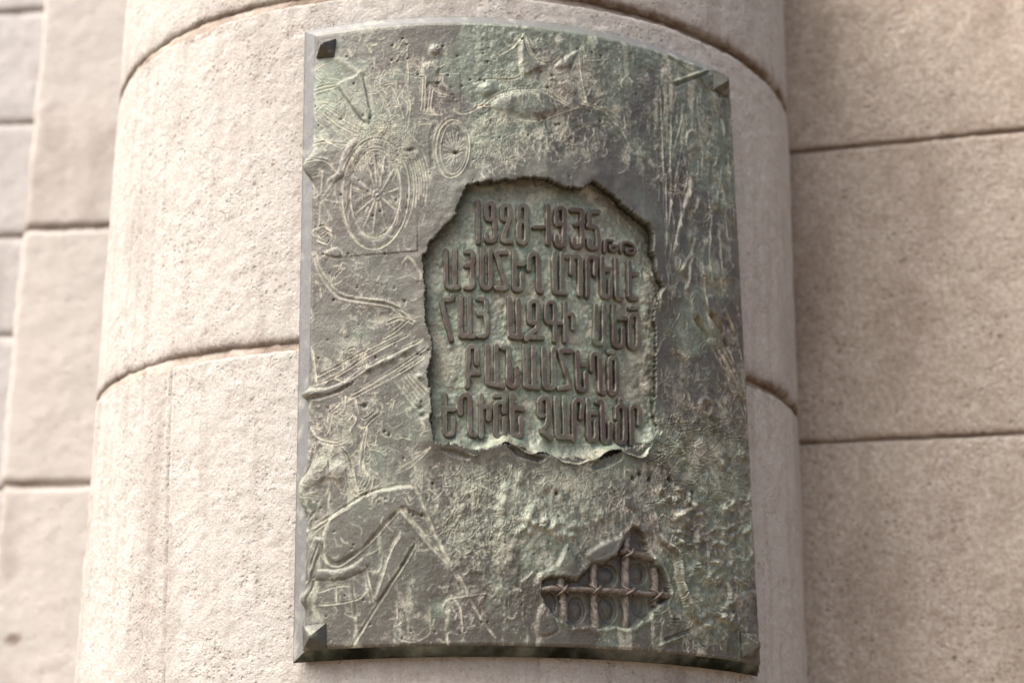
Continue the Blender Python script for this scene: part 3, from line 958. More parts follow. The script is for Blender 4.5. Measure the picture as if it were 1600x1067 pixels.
# --- loose scratches, scribbles and runs
def scribble(n, box, L, w, h, pale, ang, spread, curl=.5, kind='B'):
    for _ in range(n):
        x, y = random.uniform(box[0], box[2]), random.uniform(box[1], box[3])
        a = ang + random.gauss(0, spread)
        l = random.uniform(*L)
        pts = [(x, y)]
        for _k in range(random.choice((2, 3, 4))):
            a += random.gauss(0, curl)
            x += l / 3 * math.cos(a)
            y += l / 3 * math.sin(a)
            pts.append((x, y))
        stroke(kind, w * random.uniform(.7, 1.4), h * random.uniform(.6, 1.4), pale * random.uniform(.45, 1), pts, 2)


PI2 = math.pi / 2
scribble(70, (480, 90, 640, 230), (10, 40), .9, .8, .8, .9, .7)
scribble(150, (545, 190, 640, 260), (10, 28), .8, 1.0, 1., .8, .8)
scribble(60, (585, 60, 700, 200), (6, 22), 1.0, 1.2, .95, PI2, .6, .7)
scribble(240, (745, 180, 810, 262), (8, 26), .8, 1.0, 1., PI2 + .3, .6, .5)
scribble(200, (770, 110, 920, 150), (5, 16), .9, 1.0, .9, .3, 1.5, .8)
scribble(140, (800, 50, 1000, 260), (6, 20), .9, .9, .8, PI2, .8, .6)
scribble(60, (470, 250, 660, 480), (8, 36), .8, .7, .7, .8, 1.0, .5)
scribble(60, (470, 400, 650, 620), (8, 26), .8, .7, .7, -.5, 1.0, .5)
scribble(200, (475, 610, 670, 780), (8, 28), .85, 1.0, .9, PI2, .9, .8)
scribble(60, (530, 545, 570, 570), (6, 16), .8, 1.0, .9, -.9, .8, .8)
scribble(90, (480, 780, 760, 1005), (6, 24), .8, .6, .65, PI2, 1.2, .6)
scribble(420, (690, 722, 1050, 830), (6, 26), .95, 1.5, 1., PI2, .35, .5)
scribble(120, (680, 720, 860, 960), (5, 18), .9, 1.1, .9, PI2, .8, .8)
scribble(260, (1000, 650, 1168, 790), (8, 40), 1.1, 1.8, 1., .5, .8, .35)
scribble(160, (1030, 560, 1168, 700), (8, 30), 1.0, 1.3, .9, PI2 - .5, .5, .35)
scribble(120, (1035, 780, 1172, 980), (8, 26), 1.1, 1.6, .9, .5, .9, .5)
scribble(60, (1030, 130, 1140, 440), (20, 70), 1.0, 1.1, .65, PI2, .12, .06, 'T')
scribble(80, (1030, 270, 1155, 640), (10, 34), 1.1, 1.3, .75, PI2, .5, .4)
scribble(50, (1035, 520, 1110, 700), (8, 22), 1.0, 1.2, .8, 2.2, .4, .4)
# pits all over
for k in range(260):
    x, y = random.uniform(475, 1165), random.uniform(60, 1000)
    r = random.uniform(.7, 1.9)
    blob((x, y), r, r * random.uniform(.7, 1.4), -random.uniform(1, 2.4), dirt_shade=random.choice((0, .5, .8)), pale=random.choice((0, .3, .6)))

# --- rough cast skin: wrinkle lines and patina cover, kept away from the calm areas
zpx = px([(800, 600), (800, 720), (800, 240)])
low = sstep(px([(800, 700)])[0, 1], px([(800, 790)])[0, 1], VV)
right = sstep(px([(990, 500)])[0, 0], px([(1040, 500)])[0, 0], SS)
topc = sstep(px([(700, 200)])[0, 0], px([(760, 200)])[0, 0], SS) * sstep(px([(800, 270)])[0, 1], px([(800, 215)])[0, 1], VV)
midlow = sstep(px([(660, 800)])[0, 0], px([(720, 800)])[0, 0], SS) * low * sstep(px([(800, 1000)])[0, 1], px([(800, 940)])[0, 1], VV)
rough = np.clip(.22 + .38 * right + .65 * topc + .75 * midlow + .3 * W2, 0, 1.2) * (1 - .92 * np.clip(CALM, 0, 1))
wx = SS + 9 * fbm(SS, VV, 22, 3, 71)
wy = VV + 9 * fbm(SS, VV, 22, 3, 74)
n1 = fbm(wx, wy * .7, 15, 3, 77)
n2 = fbm(wx * 1.0, wy * .6, 8, 2, 79)
line = (np.exp(-(n1 / .035) ** 2) + .5 * np.exp(-(n2 / .05) ** 2)) * sstep(-.25, .3, fbm(SS, VV, 34, 3, 82))
patch = sstep(-.1, .35, fbm(SS, VV, 55, 4, 83) + .25 * (rough - .4))
H += rough * (line * .7 * patch + fbm(SS, VV, 14, 5, 85, .6) * 2.2)
PALE = np.maximum(PALE, np.clip(rough * line * patch * .9, 0, .85))
H += fbm(SS, VV, 3.2, 2, 87) * (.12 + .22 * rough)
GREEN = np.maximum(GREEN, np.clip(sstep(.0, .5, fbm(SS, VV, 80, 5, 89) + .35 * topc + .2 * midlow + .1 * right - .08), 0, 1) * (1 - .6 * CALM) * .85)
PALE = np.maximum(PALE, sstep(.28, .62, fbm(SS, VV, 26, 5, 93, .65) + .2 * rough - .05) * .55 * (1 - .85 * CALM))
PALE = np.maximum(PALE, (vnoise(SS / 1.6, VV / 1.6, 3) > .86) * sstep(-.1, .4, W2) * .8 * (1 - CALM))

# lattice window: sunk field lower right
OPEN = [(846, 908), (862, 899), (878, 901), (892, 906), (906, 904), (914, 893), (926, 879), (942, 880), (962, 868), (971, 850), (978, 834), (990, 821),
        (1002, 825), (1010, 842), (1015, 862), (1024, 880), (1036, 890), (1045, 906), (1050, 926), (1044, 938), (1030, 945), (1012, 968), (994, 978), (985, 982), (958, 979), (938, 983), (914, 978), (893, 981), (884, 972), (868, 964), (858, 950), (845, 930)]
OPa = px(OPEN)
op_in = in_poly(SS, VV, OPa)
(ra, rb), od, _ = dist_to(np.vstack([OPa, OPa[:1]]), 16)
OD = np.full((NR, NC), 16.)
OD[ra, rb] = np.minimum(od, 16)
osd = np.where(op_in, OD, -OD) + W1 * 2.2 + W3 * 1.2
k = sstep(-1.0, 4.5, osd)
flat_h = -10 + fbm(SS, VV, 14, 3, 97) * 1.2
H = H * (1 - k) + flat_h * k
H += 1.3 * np.exp(-((osd + 3.0) / 3.0) ** 2)
for c, rx, ry in (((955, 951), 13, 18), ((905, 952), 12, 17), ((1005, 945), 12, 15), ((955, 898), 14, 15), ((1003, 895), 14, 14), ((862, 942), 9, 14)):
    c2 = px([c])[0]
    d = np.hypot((SS - c2[0]) / rx, (VV - c2[1]) / ry)
    H -= 5.0 * sstep(1.15, .85, d) * k
    if c[0] in (955, 905, 1003):
        H += 3.2 * sstep(.85, .2, d) * k
PALE *= 1 - .8 * k
GREEN *= 1 - .7 * k

# sagged dark pockets under the torn lower lip
for pts, dp in (([(792, 697), (815, 700), (838, 712), (852, 716), (840, 722), (812, 714), (800, 706)], -6.5),
                ([(925, 726), (945, 712), (968, 706), (972, 716), (955, 728), (930, 734)], -6.5), ([(690, 702), (715, 704), (735, 714), (728, 720), (700, 710)], -3.0)):
    slab(pts, dp, 4, .0, .3)

H += lip_h
# worn rounding towards the outer edge
edge_s = np.minimum(SS - sL(v_ax)[:, None], sR(v_ax)[:, None] - SS)
edge_v = np.minimum(VV - v_ax[0], v_ax[-1] - VV)
ed = np.minimum(edge_s, edge_v)
fade = sstep(0, 9, ed)
H = H * (.35 + .65 * fade) - 1.6 * np.exp(-(ed / 2.2) ** 2)

# relief that laps over the left border
S2 = SS.copy()
for (yy, half, shift, lift) in ((262, 17, 13, 4), (618, 7, 9, 4), (768, 24, 12, 4), (936, 10, 6, 3)):
    vc = px([(470, yy)])[0, 1]
    b = np.exp(-np.abs((VV - vc) / half) ** 2.4)
    f = np.exp(-((SS - sL(v_ax)[:, None]) / 14) ** 2)
    S2 -= shift * b * f
    H += lift * b * f

# patina breaks up and runs down in streaks
run = fbm(SS * 1.0, VV * .10, 7, 3, 401) * .6 + fbm(SS, VV * .2, 22, 3, 405) * .5
PALE *= np.clip(.72 + 1.2 * fbm(SS, VV, 11, 4, 411, .65) + .5 * W2, .12, 1)
wet = np.clip(.15 + .8 * low + .35 * right + .5 * topc, 0, 1) * (1 - CALM) * (1 - k)
PALE = np.maximum(PALE, sstep(.22, .55, run + .25 * W3) * wet * .55)
GREEN = np.maximum(GREEN, sstep(.05, .45, run) * wet * .5)
DIRT = np.maximum(DIRT, sstep(.2, .6, -run + .3 * W3 - .1) * wet * .35)

# chalky bloom below the panel and on the lower right
bm = 0
for (bx, by), rx, ry, am in (((850, 775), 150, 50, .9), ((1100, 715), 75, 55, 1.0), ((760, 860), 70, 60, .6), ((830, 215), 80, 45, .8), ((1120, 985), 60, 18, .8), ((600, 225), 55, 40, .6), ((530, 690), 60, 50, .45), ((880, 120), 70, 40, .6)):
    bc = px([(bx, by)])[0]
    bm = np.maximum(bm, am * np.exp(-((SS - bc[0]) / rx) ** 2 - ((VV - bc[1]) / ry) ** 2))
bl = fbm(SS, VV * .6, 24, 6, 421, .72)
PALE = np.maximum(PALE, bm * sstep(-.02, .34, bl + .25 * W3) * .85 * (1 - k) * (1 - .8 * CALM))
GREEN = np.maximum(GREEN, bm * sstep(-.25, .2, bl) * .8 * (1 - k) * (1 - .6 * CALM))

# build the sheet without the hole, with turned-in edges
V = place(S2, VV, H).reshape(-1, 3)
A = np.stack([np.clip(PALE, 0, 1), np.clip(GREEN, 0, 1), np.clip(DIRT, 0, 1), np.ones_like(H)], -1).reshape(-1, 4)
Q = grid_quads(NR, NC)
keep = ~hole_in.ravel()[Q].all(1)
Q = Q[keep]
be = boundary_edges(Q)
ids = np.unique(be)
flatS, flatV, flatH = S2.ravel(), VV.ravel(), H.ravel()
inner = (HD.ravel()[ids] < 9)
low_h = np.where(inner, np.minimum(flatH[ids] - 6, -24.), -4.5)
hx, hy = flatS[ids] - c_hole[0], flatV[ids] - c_hole[1]
hn = np.hypot(hx, hy) + 1e-6
uc = np.where(inner, 8.0, 0)
V2 = place(flatS[ids] + uc * hx / hn, flatV[ids] + uc * hy / hn, low_h)
remap = np.full(len(V), -1)
remap[ids] = len(V) + np.arange(len(ids))
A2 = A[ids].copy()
A2[:, 2] = np.where(inner, 1., 0)  # hole wall painted near black, deep shade put into its colour
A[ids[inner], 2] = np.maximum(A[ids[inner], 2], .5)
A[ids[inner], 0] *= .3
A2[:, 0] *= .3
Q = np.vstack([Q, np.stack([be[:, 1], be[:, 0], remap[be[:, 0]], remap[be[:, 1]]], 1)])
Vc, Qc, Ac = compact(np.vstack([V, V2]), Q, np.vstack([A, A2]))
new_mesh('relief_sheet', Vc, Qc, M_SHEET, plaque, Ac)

# --- bevelled border (four mitred strips and a dark gap behind)
nz = 160
ns = 140


def rim_strip(name, a, b, flip, moss=0.):
    """a, b: (n,3) arrays of (s mm, v mm, h mm) from outer to inner, a few rows between"""
    n = 9
    rows = []
    for i in range(n):
        t = i / (n - 1)
        p = a * (1 - t) + b * t
        nn = fbm(p[:, 0], p[:, 1], 35, 3, 21) * .9 + fbm(p[:, 0], p[:, 1], 9, 2, 22) * .35
        rows.append((p[:, 0], p[:, 1], p[:, 2] + nn * (0.3 if i in (0, n - 1) else 1)))
    Vr = np.array([place(*r) for r in rows])
    # turn back towards the stone
    o = a + (b - a) / np.maximum(np.linalg.norm((b - a)[:, :2], axis=1), 1e-6)[:, None] * 11
    Vb = place(o[:, 0], o[:, 1], np.full(len(o), (R_COL - R_FRONT) * 1000 - 3.))
    Vb2 = place(o[:, 0], o[:, 1], a[:, 2] - .5)
    Vr = np.vstack([Vb[None], Vb2[None], Vr])
    Sx = np.array([r[0] for r in rows])
    Vx = np.array([r[1] for r in rows])
    Sx = np.vstack([Sx[:1], Sx[:1], Sx])
    Vx = np.vstack([Vx[:1], Vx[:1], Vx])
    g = sstep(-.1, .4, fbm(Sx, Vx, 40, 4, 25)) * .5
    p = sstep(.3, .6, fbm(Sx, Vx, 14, 4, 27)) * .35
    tt = np.linspace(1, 0, Sx.shape[0])[:, None]
    dm = moss * np.clip(.62 + .5 * fbm(Sx, Vx, 50, 4, 29) + .25 * fbm(Sx, Vx, 8, 3, 30) + .25 * tt, 0, 1)
    if moss == 0:
        g = g * .25
    else:
        g = np.clip(g + .45, 0, 1)
    At = np.stack([p, g, dm, np.ones_like(g)], -1)
    q = grid_quads(*Vr.shape[:2])
    return new_mesh(name, Vr, q[:, ::-1] if flip else q, M_RIM, plaque, At)


HB = (R_BACK - R_FRONT) * 1000
m_l, m_r, m_in, m_b = W_L * 1000 + 1.5, W_R * 1000 + 1.5, W_V * 1000 + 1.5, W_B * 1000 + 1.5
zb, zt = Z_BOT * 1000, Z_TOP * 1000
oL = lambda v: (th_left(v / 1000) - TH_MID0) * R_FRONT * 1000
oR = lambda v: (th_right(v / 1000) - TH_MID0) * R_FRONT * 1000
v_o = np.linspace(zb, zt, nz)
v_i = np.linspace(zb + m_b, zt - m_in, nz)
rim_strip('bevelled_edge', np.stack([oL(v_o), v_o, np.full(nz, HB)], 1), np.stack([oL(v_i) + m_l, v_i, np.full(nz, -2.2)], 1), False)
rim_strip('bevelled_edge', np.stack([oR(v_o), v_o, np.full(nz, HB)], 1), np.stack([oR(v_i) - m_r, v_i, np.full(nz, -2.2)], 1), True)
t = np.linspace(0, 1, ns)
for v0, v1, fl in ((zb, zb + m_b, True), (zt, zt - m_in, False)):
    so = oL(v0) + t * (oR(v0) - oL(v0))
    si = oL(v1) + m_l + t * (oR(v1) - oL(v1) - m_l - m_r)
    rim_strip('bevelled_edge', np.stack([so, np.full(ns, v0), np.full(ns, HB)], 1), np.stack([si, np.full(ns, v1), np.full(ns, -2.2)], 1), fl, 1. if v0 == zb else 0.)

# --- text panel inside the hole
PANEL_D = -15.0


def floor_h(s, v):
    return PANEL_D + fbm(s, v, 70, 2, 130) * 2.0


lo, hi = holeP.min(0) - 26, holeP.max(0) + 26
ps, pv = np.arange(lo[0], hi[0], 1.0), np.arange(lo[1], hi[1], 1.0)
PS, PV = np.meshgrid(ps, pv)


def grid_dist(P, GS, GV):
    D = np.full(GS.shape, 1e3)
    for i in range(len(P) - 1):
        a, b = P[i], P[i + 1]
        ab = b - a
        x, y = GS - a[0], GV - a[1]
        tt = np.clip((x * ab[0] + y * ab[1]) / (ab @ ab + 1e-9), 0, 1)
        D = np.minimum(D, np.hypot(x - tt * ab[0], y - tt * ab[1]))
    return D


lipP = smooth_poly(px(LIP), 3)
lipP = lipP + np.stack([fbm(lipP[:, 0], lipP[:, 1], 9, 3, 191), fbm(lipP[:, 0], lipP[:, 1], 9, 3, 195)], 1) * 1.6
# outline of the panel: generous under the sheet, exact along the torn lower lip
top_part = [p for p in HOLE if p[1] < 690]
rightside = px([(1044, 660), (1046, 600), (1046, 520), (1050, 450), (1040, 380), (1030, 350), (985, 312), (940, 275), (900, 272), (840, 262), (770, 265), (715, 280), (695, 320), (665, 360), (648, 400), (650, 500), (656, 600), (660, 680)])
panP = np.vstack([lipP, rightside])
pan_in = in_poly(PS, PV, panP)
d_lip = grid_dist(lipP, PS, PV)
d_hole = grid_dist(np.vstack([holeP, holeP[:1]])[::2], PS, PV)
PW1 = fbm(PS, PV, 9, 3, 141)
PW2 = fbm(PS, PV, 30, 3, 143)
y690 = px([(850, 660)])[0, 1]
rise = np.exp(-(d_lip / (10. + 5 * fbm(PS, PV, 40, 2, 148))) ** 1.5)
PH = floor_h(PS, PV) + PW1 * 1.1 + fbm(PS, PV, 5, 3, 145, .6) * .9
lip_top = -4 + (8.5 * sstep(px([(1040, 690)])[0, 0], px([(1000, 690)])[0, 0], PS)) + 3.5 * fbm(PS, PV, 26, 2, 147) + 1.5 * PW1
PH = PH * (1 - rise) + lip_top * rise
# crumpled metal on the right side
rs = sstep(px([(985, 520)])[0, 0], px([(1022, 520)])[0, 0], PS) * sstep(px([(1000, 380)])[0, 1], px([(1000, 430)])[0, 1], PV)
PH += rs * (7.0 + 5 * fbm(PS, PV * .5, 20, 3, 149) + 2.5 * fbm(PS, PV, 8, 3, 150))
# dark ragged rim just under the edge of the hole keeps its own drop
LETTER_STROKES = []


def L(ox, oy, k, *strokes, w=3.3):
    LETTER_STROKES.append(([np.array([(ox + x * k, oy + y * k) for x, y in s]) for s in strokes], w))


a = (730, 300, .1)
L(*a, [(165, 155), (170, 480), (175, 790)])
L(*a, [(303, 660), (305, 740), (340, 770), (400, 770), (437, 735), (432, 480), (412, 430), (412, 210), (385, 185), (330, 185), (302, 215), (302, 400), (330, 432), (412, 432)])
L(*a, [(620, 437), (565, 437), (545, 405), (545, 240), (570, 208), (640, 208), (668, 240), (672, 400), (560, 720), (565, 770), (690, 772)])
L(*a, [(808, 430), (808, 250), (830, 220), (905, 220), (932, 250), (932, 420), (900, 462), (835, 462), (808, 430)], [(835, 466), (808, 510), (808, 755), (840, 790), (905, 790), (932, 755), (932, 510), (900, 466)])
L(*a, [(1045, 555), (1180, 550)], w=2.8)
L(*a, [(1265, 225), (1268, 800)])
a = (850, 310, .1)
L(*a, [(197, 600), (200, 705), (230, 735), (290, 735), (322, 700), (320, 190), (295, 155), (225, 155), (198, 190), (196, 378), (220, 402), (318, 402)])
L(*a, [(440, 180), (570, 182), (600, 212), (600, 360), (565, 396), (500, 408)], [(565, 396), (600, 450), (604, 710), (570, 748), (492, 748), (470, 722), (465, 635)])
L(*a, [(855, 212), (715, 212), (712, 400), (690, 435), (795, 440), (842, 492), (848, 738), (812, 775), (730, 775), (710, 742), (708, 655)])
L(*a, [(955, 835), (955, 680), (985, 655), (1070, 660)], [(1045, 745), (1135, 745), (1148, 790), (1130, 820), (1055, 820), (1040, 780), (1045, 745)], w=2.35)
L(*a, [(1215, 840), (1215, 715), (1245, 690), (1335, 692), (1415, 750), (1430, 830), (1390, 868), (1300, 855), (1290, 800), (1385, 790)], w=2.35)
a = (680, 380, .1)
L(*a, [(160, 115), (172, 400), (178, 650), (210, 692), (285, 690), (370, 686)], [(312, 115), (304, 400), (306, 665)])
L(*a, [(480, 132), (560, 132), (592, 160), (595, 290), (562, 338), (485, 348)], [(562, 340), (586, 400), (586, 660), (565, 695), (480, 695)])
L(*a, [(735, 110), (735, 645), (765, 698), (840, 698), (868, 645), (862, 120)])
L(*a, [(1110, 142), (985, 140), (955, 165), (1110, 655), (1118, 708), (965, 695)])
L(*a, [(1240, 130), (1240, 685), (1262, 725), (1340, 725), (1362, 685), (1360, 480)], [(1240, 320), (1380, 326)])
a = (650, 270, .25)
L(*a, [(708, 600), (708, 528), (728, 505), (752, 505), (766, 532), (768, 735), (788, 742)])
a = (840, 380, .1125)
L(*a, [(236, 150), (240, 640), (268, 682), (400, 690)], [(342, 150), (342, 650)], w=3.4)
L(*a, [(385, 178), (560, 182), (592, 222), (592, 715)], [(482, 195), (482, 415)])
L(*a, [(695, 735), (695, 228), (722, 198), (775, 198), (805, 235), (805, 435)])
L(*a, [(895, 215), (902, 715), (930, 742), (995, 742), (1012, 700), (1006, 525)], [(900, 366), (998, 366)])
L(*a, [(1092, 240), (1096, 765), (1170, 775)])
L(*a, [(1270, 275), (1275, 765), (1368, 775)], [(1275, 430), (1375, 430)])
a = (680, 450, .1)
L(*a, [(270, 120), (258, 175), (92, 180), (150, 430), (252, 800)])
L(*a, [(403, 135), (400, 735), (430, 750), (605, 755)], [(535, 145), (540, 735)])
L(*a, [(672, 166), (770, 162), (800, 192), (800, 350), (770, 388), (690, 395)], [(775, 395), (810, 460), (815, 700), (788, 745), (688, 748)])
L(*a, [(1165, 165), (1172, 730), (1200, 762), (1350, 765)], [(1296, 190), (1302, 740)])
L(*a, [(1560, 545), (1500, 545), (1475, 510), (1478, 240), (1502, 208), (1575, 206), (1612, 240), (1612, 520), (1590, 640), (1432, 745), (1430, 800)], [(1440, 765), (1680, 775)])
a = (850, 455, .1)
L(*a, [(175, 770), (175, 210), (145, 170), (72, 168), (42, 205), (40, 455), (75, 492), (262, 490)], w=3.2)
L(*a, [(335, 190), (338, 780)], [(340, 352), (425, 352), (466, 392), (468, 580)])
L(*a, [(812, 225), (805, 770), (840, 825), (915, 822), (942, 775), (940, 230)])
L(*a, [(1092, 235), (1100, 820), (1140, 866), (1215, 860), (1236, 815), (1234, 595)], [(1100, 408), (1280, 430)])
L(*a, [(1340, 415), (1385, 365), (1435, 378), (1465, 425), (1465, 840), (1435, 888), (1372, 888), (1336, 845), (1340, 415)], [(1352, 266), (1448, 268)], w=3.2)
a = (720, 530, .0875)
L(*a, [(122, 835), (135, 400), (138, 165), (170, 130), (250, 130), (290, 172), (290, 430)], [(135, 603), (312, 603)], w=3.5)
L(*a, [(472, 115), (482, 745), (515, 800), (640, 810), (750, 840)], [(635, 115), (640, 785)], w=3.4)
L(*a, [(750, 150), (838, 152), (855, 200), (855, 785), (890, 838), (975, 838), (1006, 795), (1005, 515)], w=3.4)
L(*a, [(1145, 135), (1160, 795), (1200, 848), (1395, 860)], [(1300, 155), (1310, 835)], w=3.4)
a = (840, 530, .0875)
L(*a, [(110, 165), (130, 815), (170, 868), (265, 868), (298, 815), (285, 175)], w=3.5)
L(*a, [(595, 215), (440, 200), (395, 225), (580, 770), (592, 855), (395, 872)], w=3.4)
L(*a, [(712, 230), (735, 870), (780, 912), (855, 905), (880, 855), (870, 612)], [(722, 438), (868, 438)], w=3.4)
L(*a, [(985, 545), (980, 300), (1010, 258), (1068, 250), (1110, 290), (1130, 935), (1205, 955)], w=3.5)
L(*a, [(1288, 375), (1320, 335), (1378, 335), (1418, 375), (1432, 915), (1400, 965), (1332, 965), (1302, 915), (1288, 375)], [(1285, 228), (1365, 228)], w=3.4)
a = (680, 605, .1)
L(*a, [(145, 115), (152, 685), (182, 742), (256, 742), (284, 695), (280, 485)], [(150, 336), (295, 338)], w=3.4)
L(*a, [(397, 405), (397, 170), (432, 122), (500, 118), (543, 162), (545, 735), (625, 745)], w=3.4)
L(*a, [(720, 122), (722, 765)], [(725, 312), (825, 302), (845, 345), (845, 495)], w=3.4)
L(*a, [(940, 128), (1078, 122), (1080, 385)], [(1040, 232), (948, 250), (946, 715), (980, 762), (1070, 762), (1092, 705), (1085, 485)], w=3.4)
L(*a, [(1200, 122), (1210, 700), (1242, 762), (1325, 762), (1352, 715), (1342, 485)], [(1222, 312), (1365, 332)], w=3.5)
a = (840, 605, .1125)
L(*a, [(75, 395), (30, 390), (28, 190), (58, 148), (120, 148), (150, 190), (152, 400), (130, 520), (50, 600), (195, 705)], w=3.4)
L(*a, [(255, 145), (270, 645), (300, 690), (460, 692)], [(370, 145), (386, 660)])
L(*a, [(510, 725), (505, 215), (540, 172), (600, 178), (626, 225), (608, 425)], w=3.4)
L(*a, [(700, 180), (710, 690), (740, 732), (800, 728), (818, 685), (808, 490)], [(710, 346), (808, 358)])
L(*a, [(835, 205), (885, 190), (900, 225), (910, 735), (940, 760), (995, 758), (1012, 700), (1006, 505)], w=3.4)
L(*a, [(1102, 425), (1100, 295), (1130, 262), (1178, 262), (1210, 300), (1220, 735), (1182, 772), (1132, 772), (1110, 735), (1110, 515)], [(1150, 185), (1152, 250)], w=3.3)
L(*a, [(1308, 780), (1300, 300), (1330, 255), (1368, 255), (1408, 305), (1400, 515)], [(1310, 790), (1425, 800)], w=3.2)

RP = R_FRONT + PANEL_D / 1000
NEAR = np.full(PS.shape, 60.)
letters = []
for strokes, w in LETTER_STROKES:
    polys = [px(s, RP + .006) for s in strokes]
    # round the corners a little
    out = []
    for P in polys:
        if len(P) > 2:
            Q2 = [P[0]]
            for i in range(1, len(P) - 1):
                Q2 += [P[i] * .75 + P[i - 1] * .25 if np.hypot(*(P[i] - P[i - 1])) < 12 else P[i] + (P[i - 1] - P[i]) / np.hypot(*(P[i] - P[i - 1])) * 3,
                       P[i] * .75 + P[i + 1] * .25 if np.hypot(*(P[i] - P[i + 1])) < 12 else P[i] + (P[i + 1] - P[i]) / np.hypot(*(P[i] - P[i + 1])) * 3]
            Q2.append(P[-1])
            P = np.array(Q2)
        out.append(P)
    letters.append((out, w * 1.11))
    allp = np.vstack(out)
    c0, c1 = np.searchsorted(ps, [allp[:, 0].min() - 30, allp[:, 0].max() + 30])
    r0, r1 = np.searchsorted(pv, [allp[:, 1].min() - 30, allp[:, 1].max() + 30])
    for P in out:
        NEAR[r0:r1, c0:c1] = np.minimum(NEAR[r0:r1, c0:c1], grid_dist(P, PS[r0:r1, c0:c1], PV[r0:r1, c0:c1]))

pg = sstep(-.25, .45, fbm(PS, PV, 60, 4, 151)) * .8
tq = np.exp(-(np.maximum(NEAR - 3.5, 0) / 9.) ** 2) * sstep(-.35, .15, fbm(PS, PV, 38, 4, 153) + .05)
pp = np.exp(-((NEAR - 5.5) / 2.4) ** 2) * sstep(-.2, .35, fbm(PS, PV, 16, 4, 155)) * .8
pp = np.maximum(pp, sstep(.05, .45, fbm(PS, PV, 20, 5, 157, .7)) * .6)
pp = np.maximum(pp, sstep(.1, .5, fbm(PS, PV, 4.5, 3, 159, .7)) * sstep(-.2, .4, PW2) * .55)
PH -= np.exp(-((NEAR - 3.5) / 3) ** 2) * .6
pdark = np.exp(-(d_hole / 9.) ** 2) * .35 * sstep(-.3, .3, PW2 + .2) * (d_lip > 12)  # panel darker along the edge of the hole
pd2 = (vnoise(PS / 1.7, PV / 1.7, 9) > .8) * sstep(-.1, .3, PW2) * .7
Apan = np.stack([np.clip(pp * (1 - rise * .8), 0, 1), np.clip(np.maximum(pg * .7, tq), 0, 1), np.clip(np.maximum(pdark, pd2), 0, 1), np.ones_like(PS)], -1).reshape(-1, 4)
Vp = place(PS, PV, PH).reshape(-1, 3)
Qp = grid_quads(*PS.shape)
Qp = Qp[pan_in.ravel()[Qp].all(1)]
be = boundary_edges(Qp)
ids = np.unique(be)
hh = PH.ravel()[ids]
lipm = d_lip.ravel()[ids] < 6
Vb = place(PS.ravel()[ids], PV.ravel()[ids] + np.where(lipm, 3.0, 0), np.where(lipm, hh - 6, hh - 4))
remap = np.full(len(Vp), -1)
remap[ids] = len(Vp) + np.arange(len(ids))
Ab = Apan[ids].copy()
Ab[:, 0] = 0
Ab[:, 1] *= .4
Qp = np.vstack([Qp, np.stack([be[:, 1], be[:, 0], remap[be[:, 0]], remap[be[:, 1]]], 1)])
Vc, Qc, Ac = compact(np.vstack([Vp, Vb]), Qp, np.vstack([Apan, Ab]))
new_mesh('text_panel', Vc, Qc, M_PANEL, plaque, Ac)

# --- letters
for i, (polys, w) in enumerate(letters):
    allp = np.vstack(polys)
    lo, hi = allp.min(0) - w - 3, allp.max(0) + w + 3
    g = .55
    LS, LV = np.meshgrid(np.arange(lo[0], hi[0], g), np.arange(lo[1], hi[1], g))
    D = np.full(LS.shape, 1e3)
    for P in polys:
        D = np.minimum(D, grid_dist(P, LS, LV))
    D = D + fbm(LS, LV, 9, 2, 160 + i) * .55 + fbm(LS, LV, 3, 2, 170) * .2
    t = w - D
    h = 7.0 * (1 - np.clip(1 - (t + .4) / 1.15, 0, 1) ** 2.2)  + fbm(LS, LV, 12, 3, 180) * .5
    h = np.where(t < -.4, (t + .4) * 8, h)
    Hh = floor_h(LS, LV) + np.maximum(h, -4) + .3
    xr = rs_l = sstep(px([(990, 520)])[0, 0], px([(1022, 520)])[0, 0], LS) * sstep(px([(1000, 380)])[0, 1], px([(1000, 430)])[0, 1], LV)
    Hh += xr * 5.0
    Vl = place(LS, LV, Hh).reshape(-1, 3)
    edge = np.exp(-((t - .2) / .9) ** 2)
    Al = np.stack([edge * sstep(.1, .5, fbm(LS, LV, 14, 3, 183)) * .35, np.clip(sstep(.1, .5, fbm(LS, LV, 30, 3, 185)) * .4 + edge * .2 + random.choice((0, 0, .1, .2, .28)), 0, 1),
                   np.zeros_like(LS), np.ones_like(LS)], -1).reshape(-1, 4)
    Ql = grid_quads(*LS.shape)
    Ql = Ql[(D.ravel()[Ql] < w + 1.4).any(1)]
    Vc, Qc, Ac = compact(Vl, Ql, np.clip(Al, 0, 1))
    new_mesh('letter', Vc, Qc, M_LETTER, plaque, Ac)


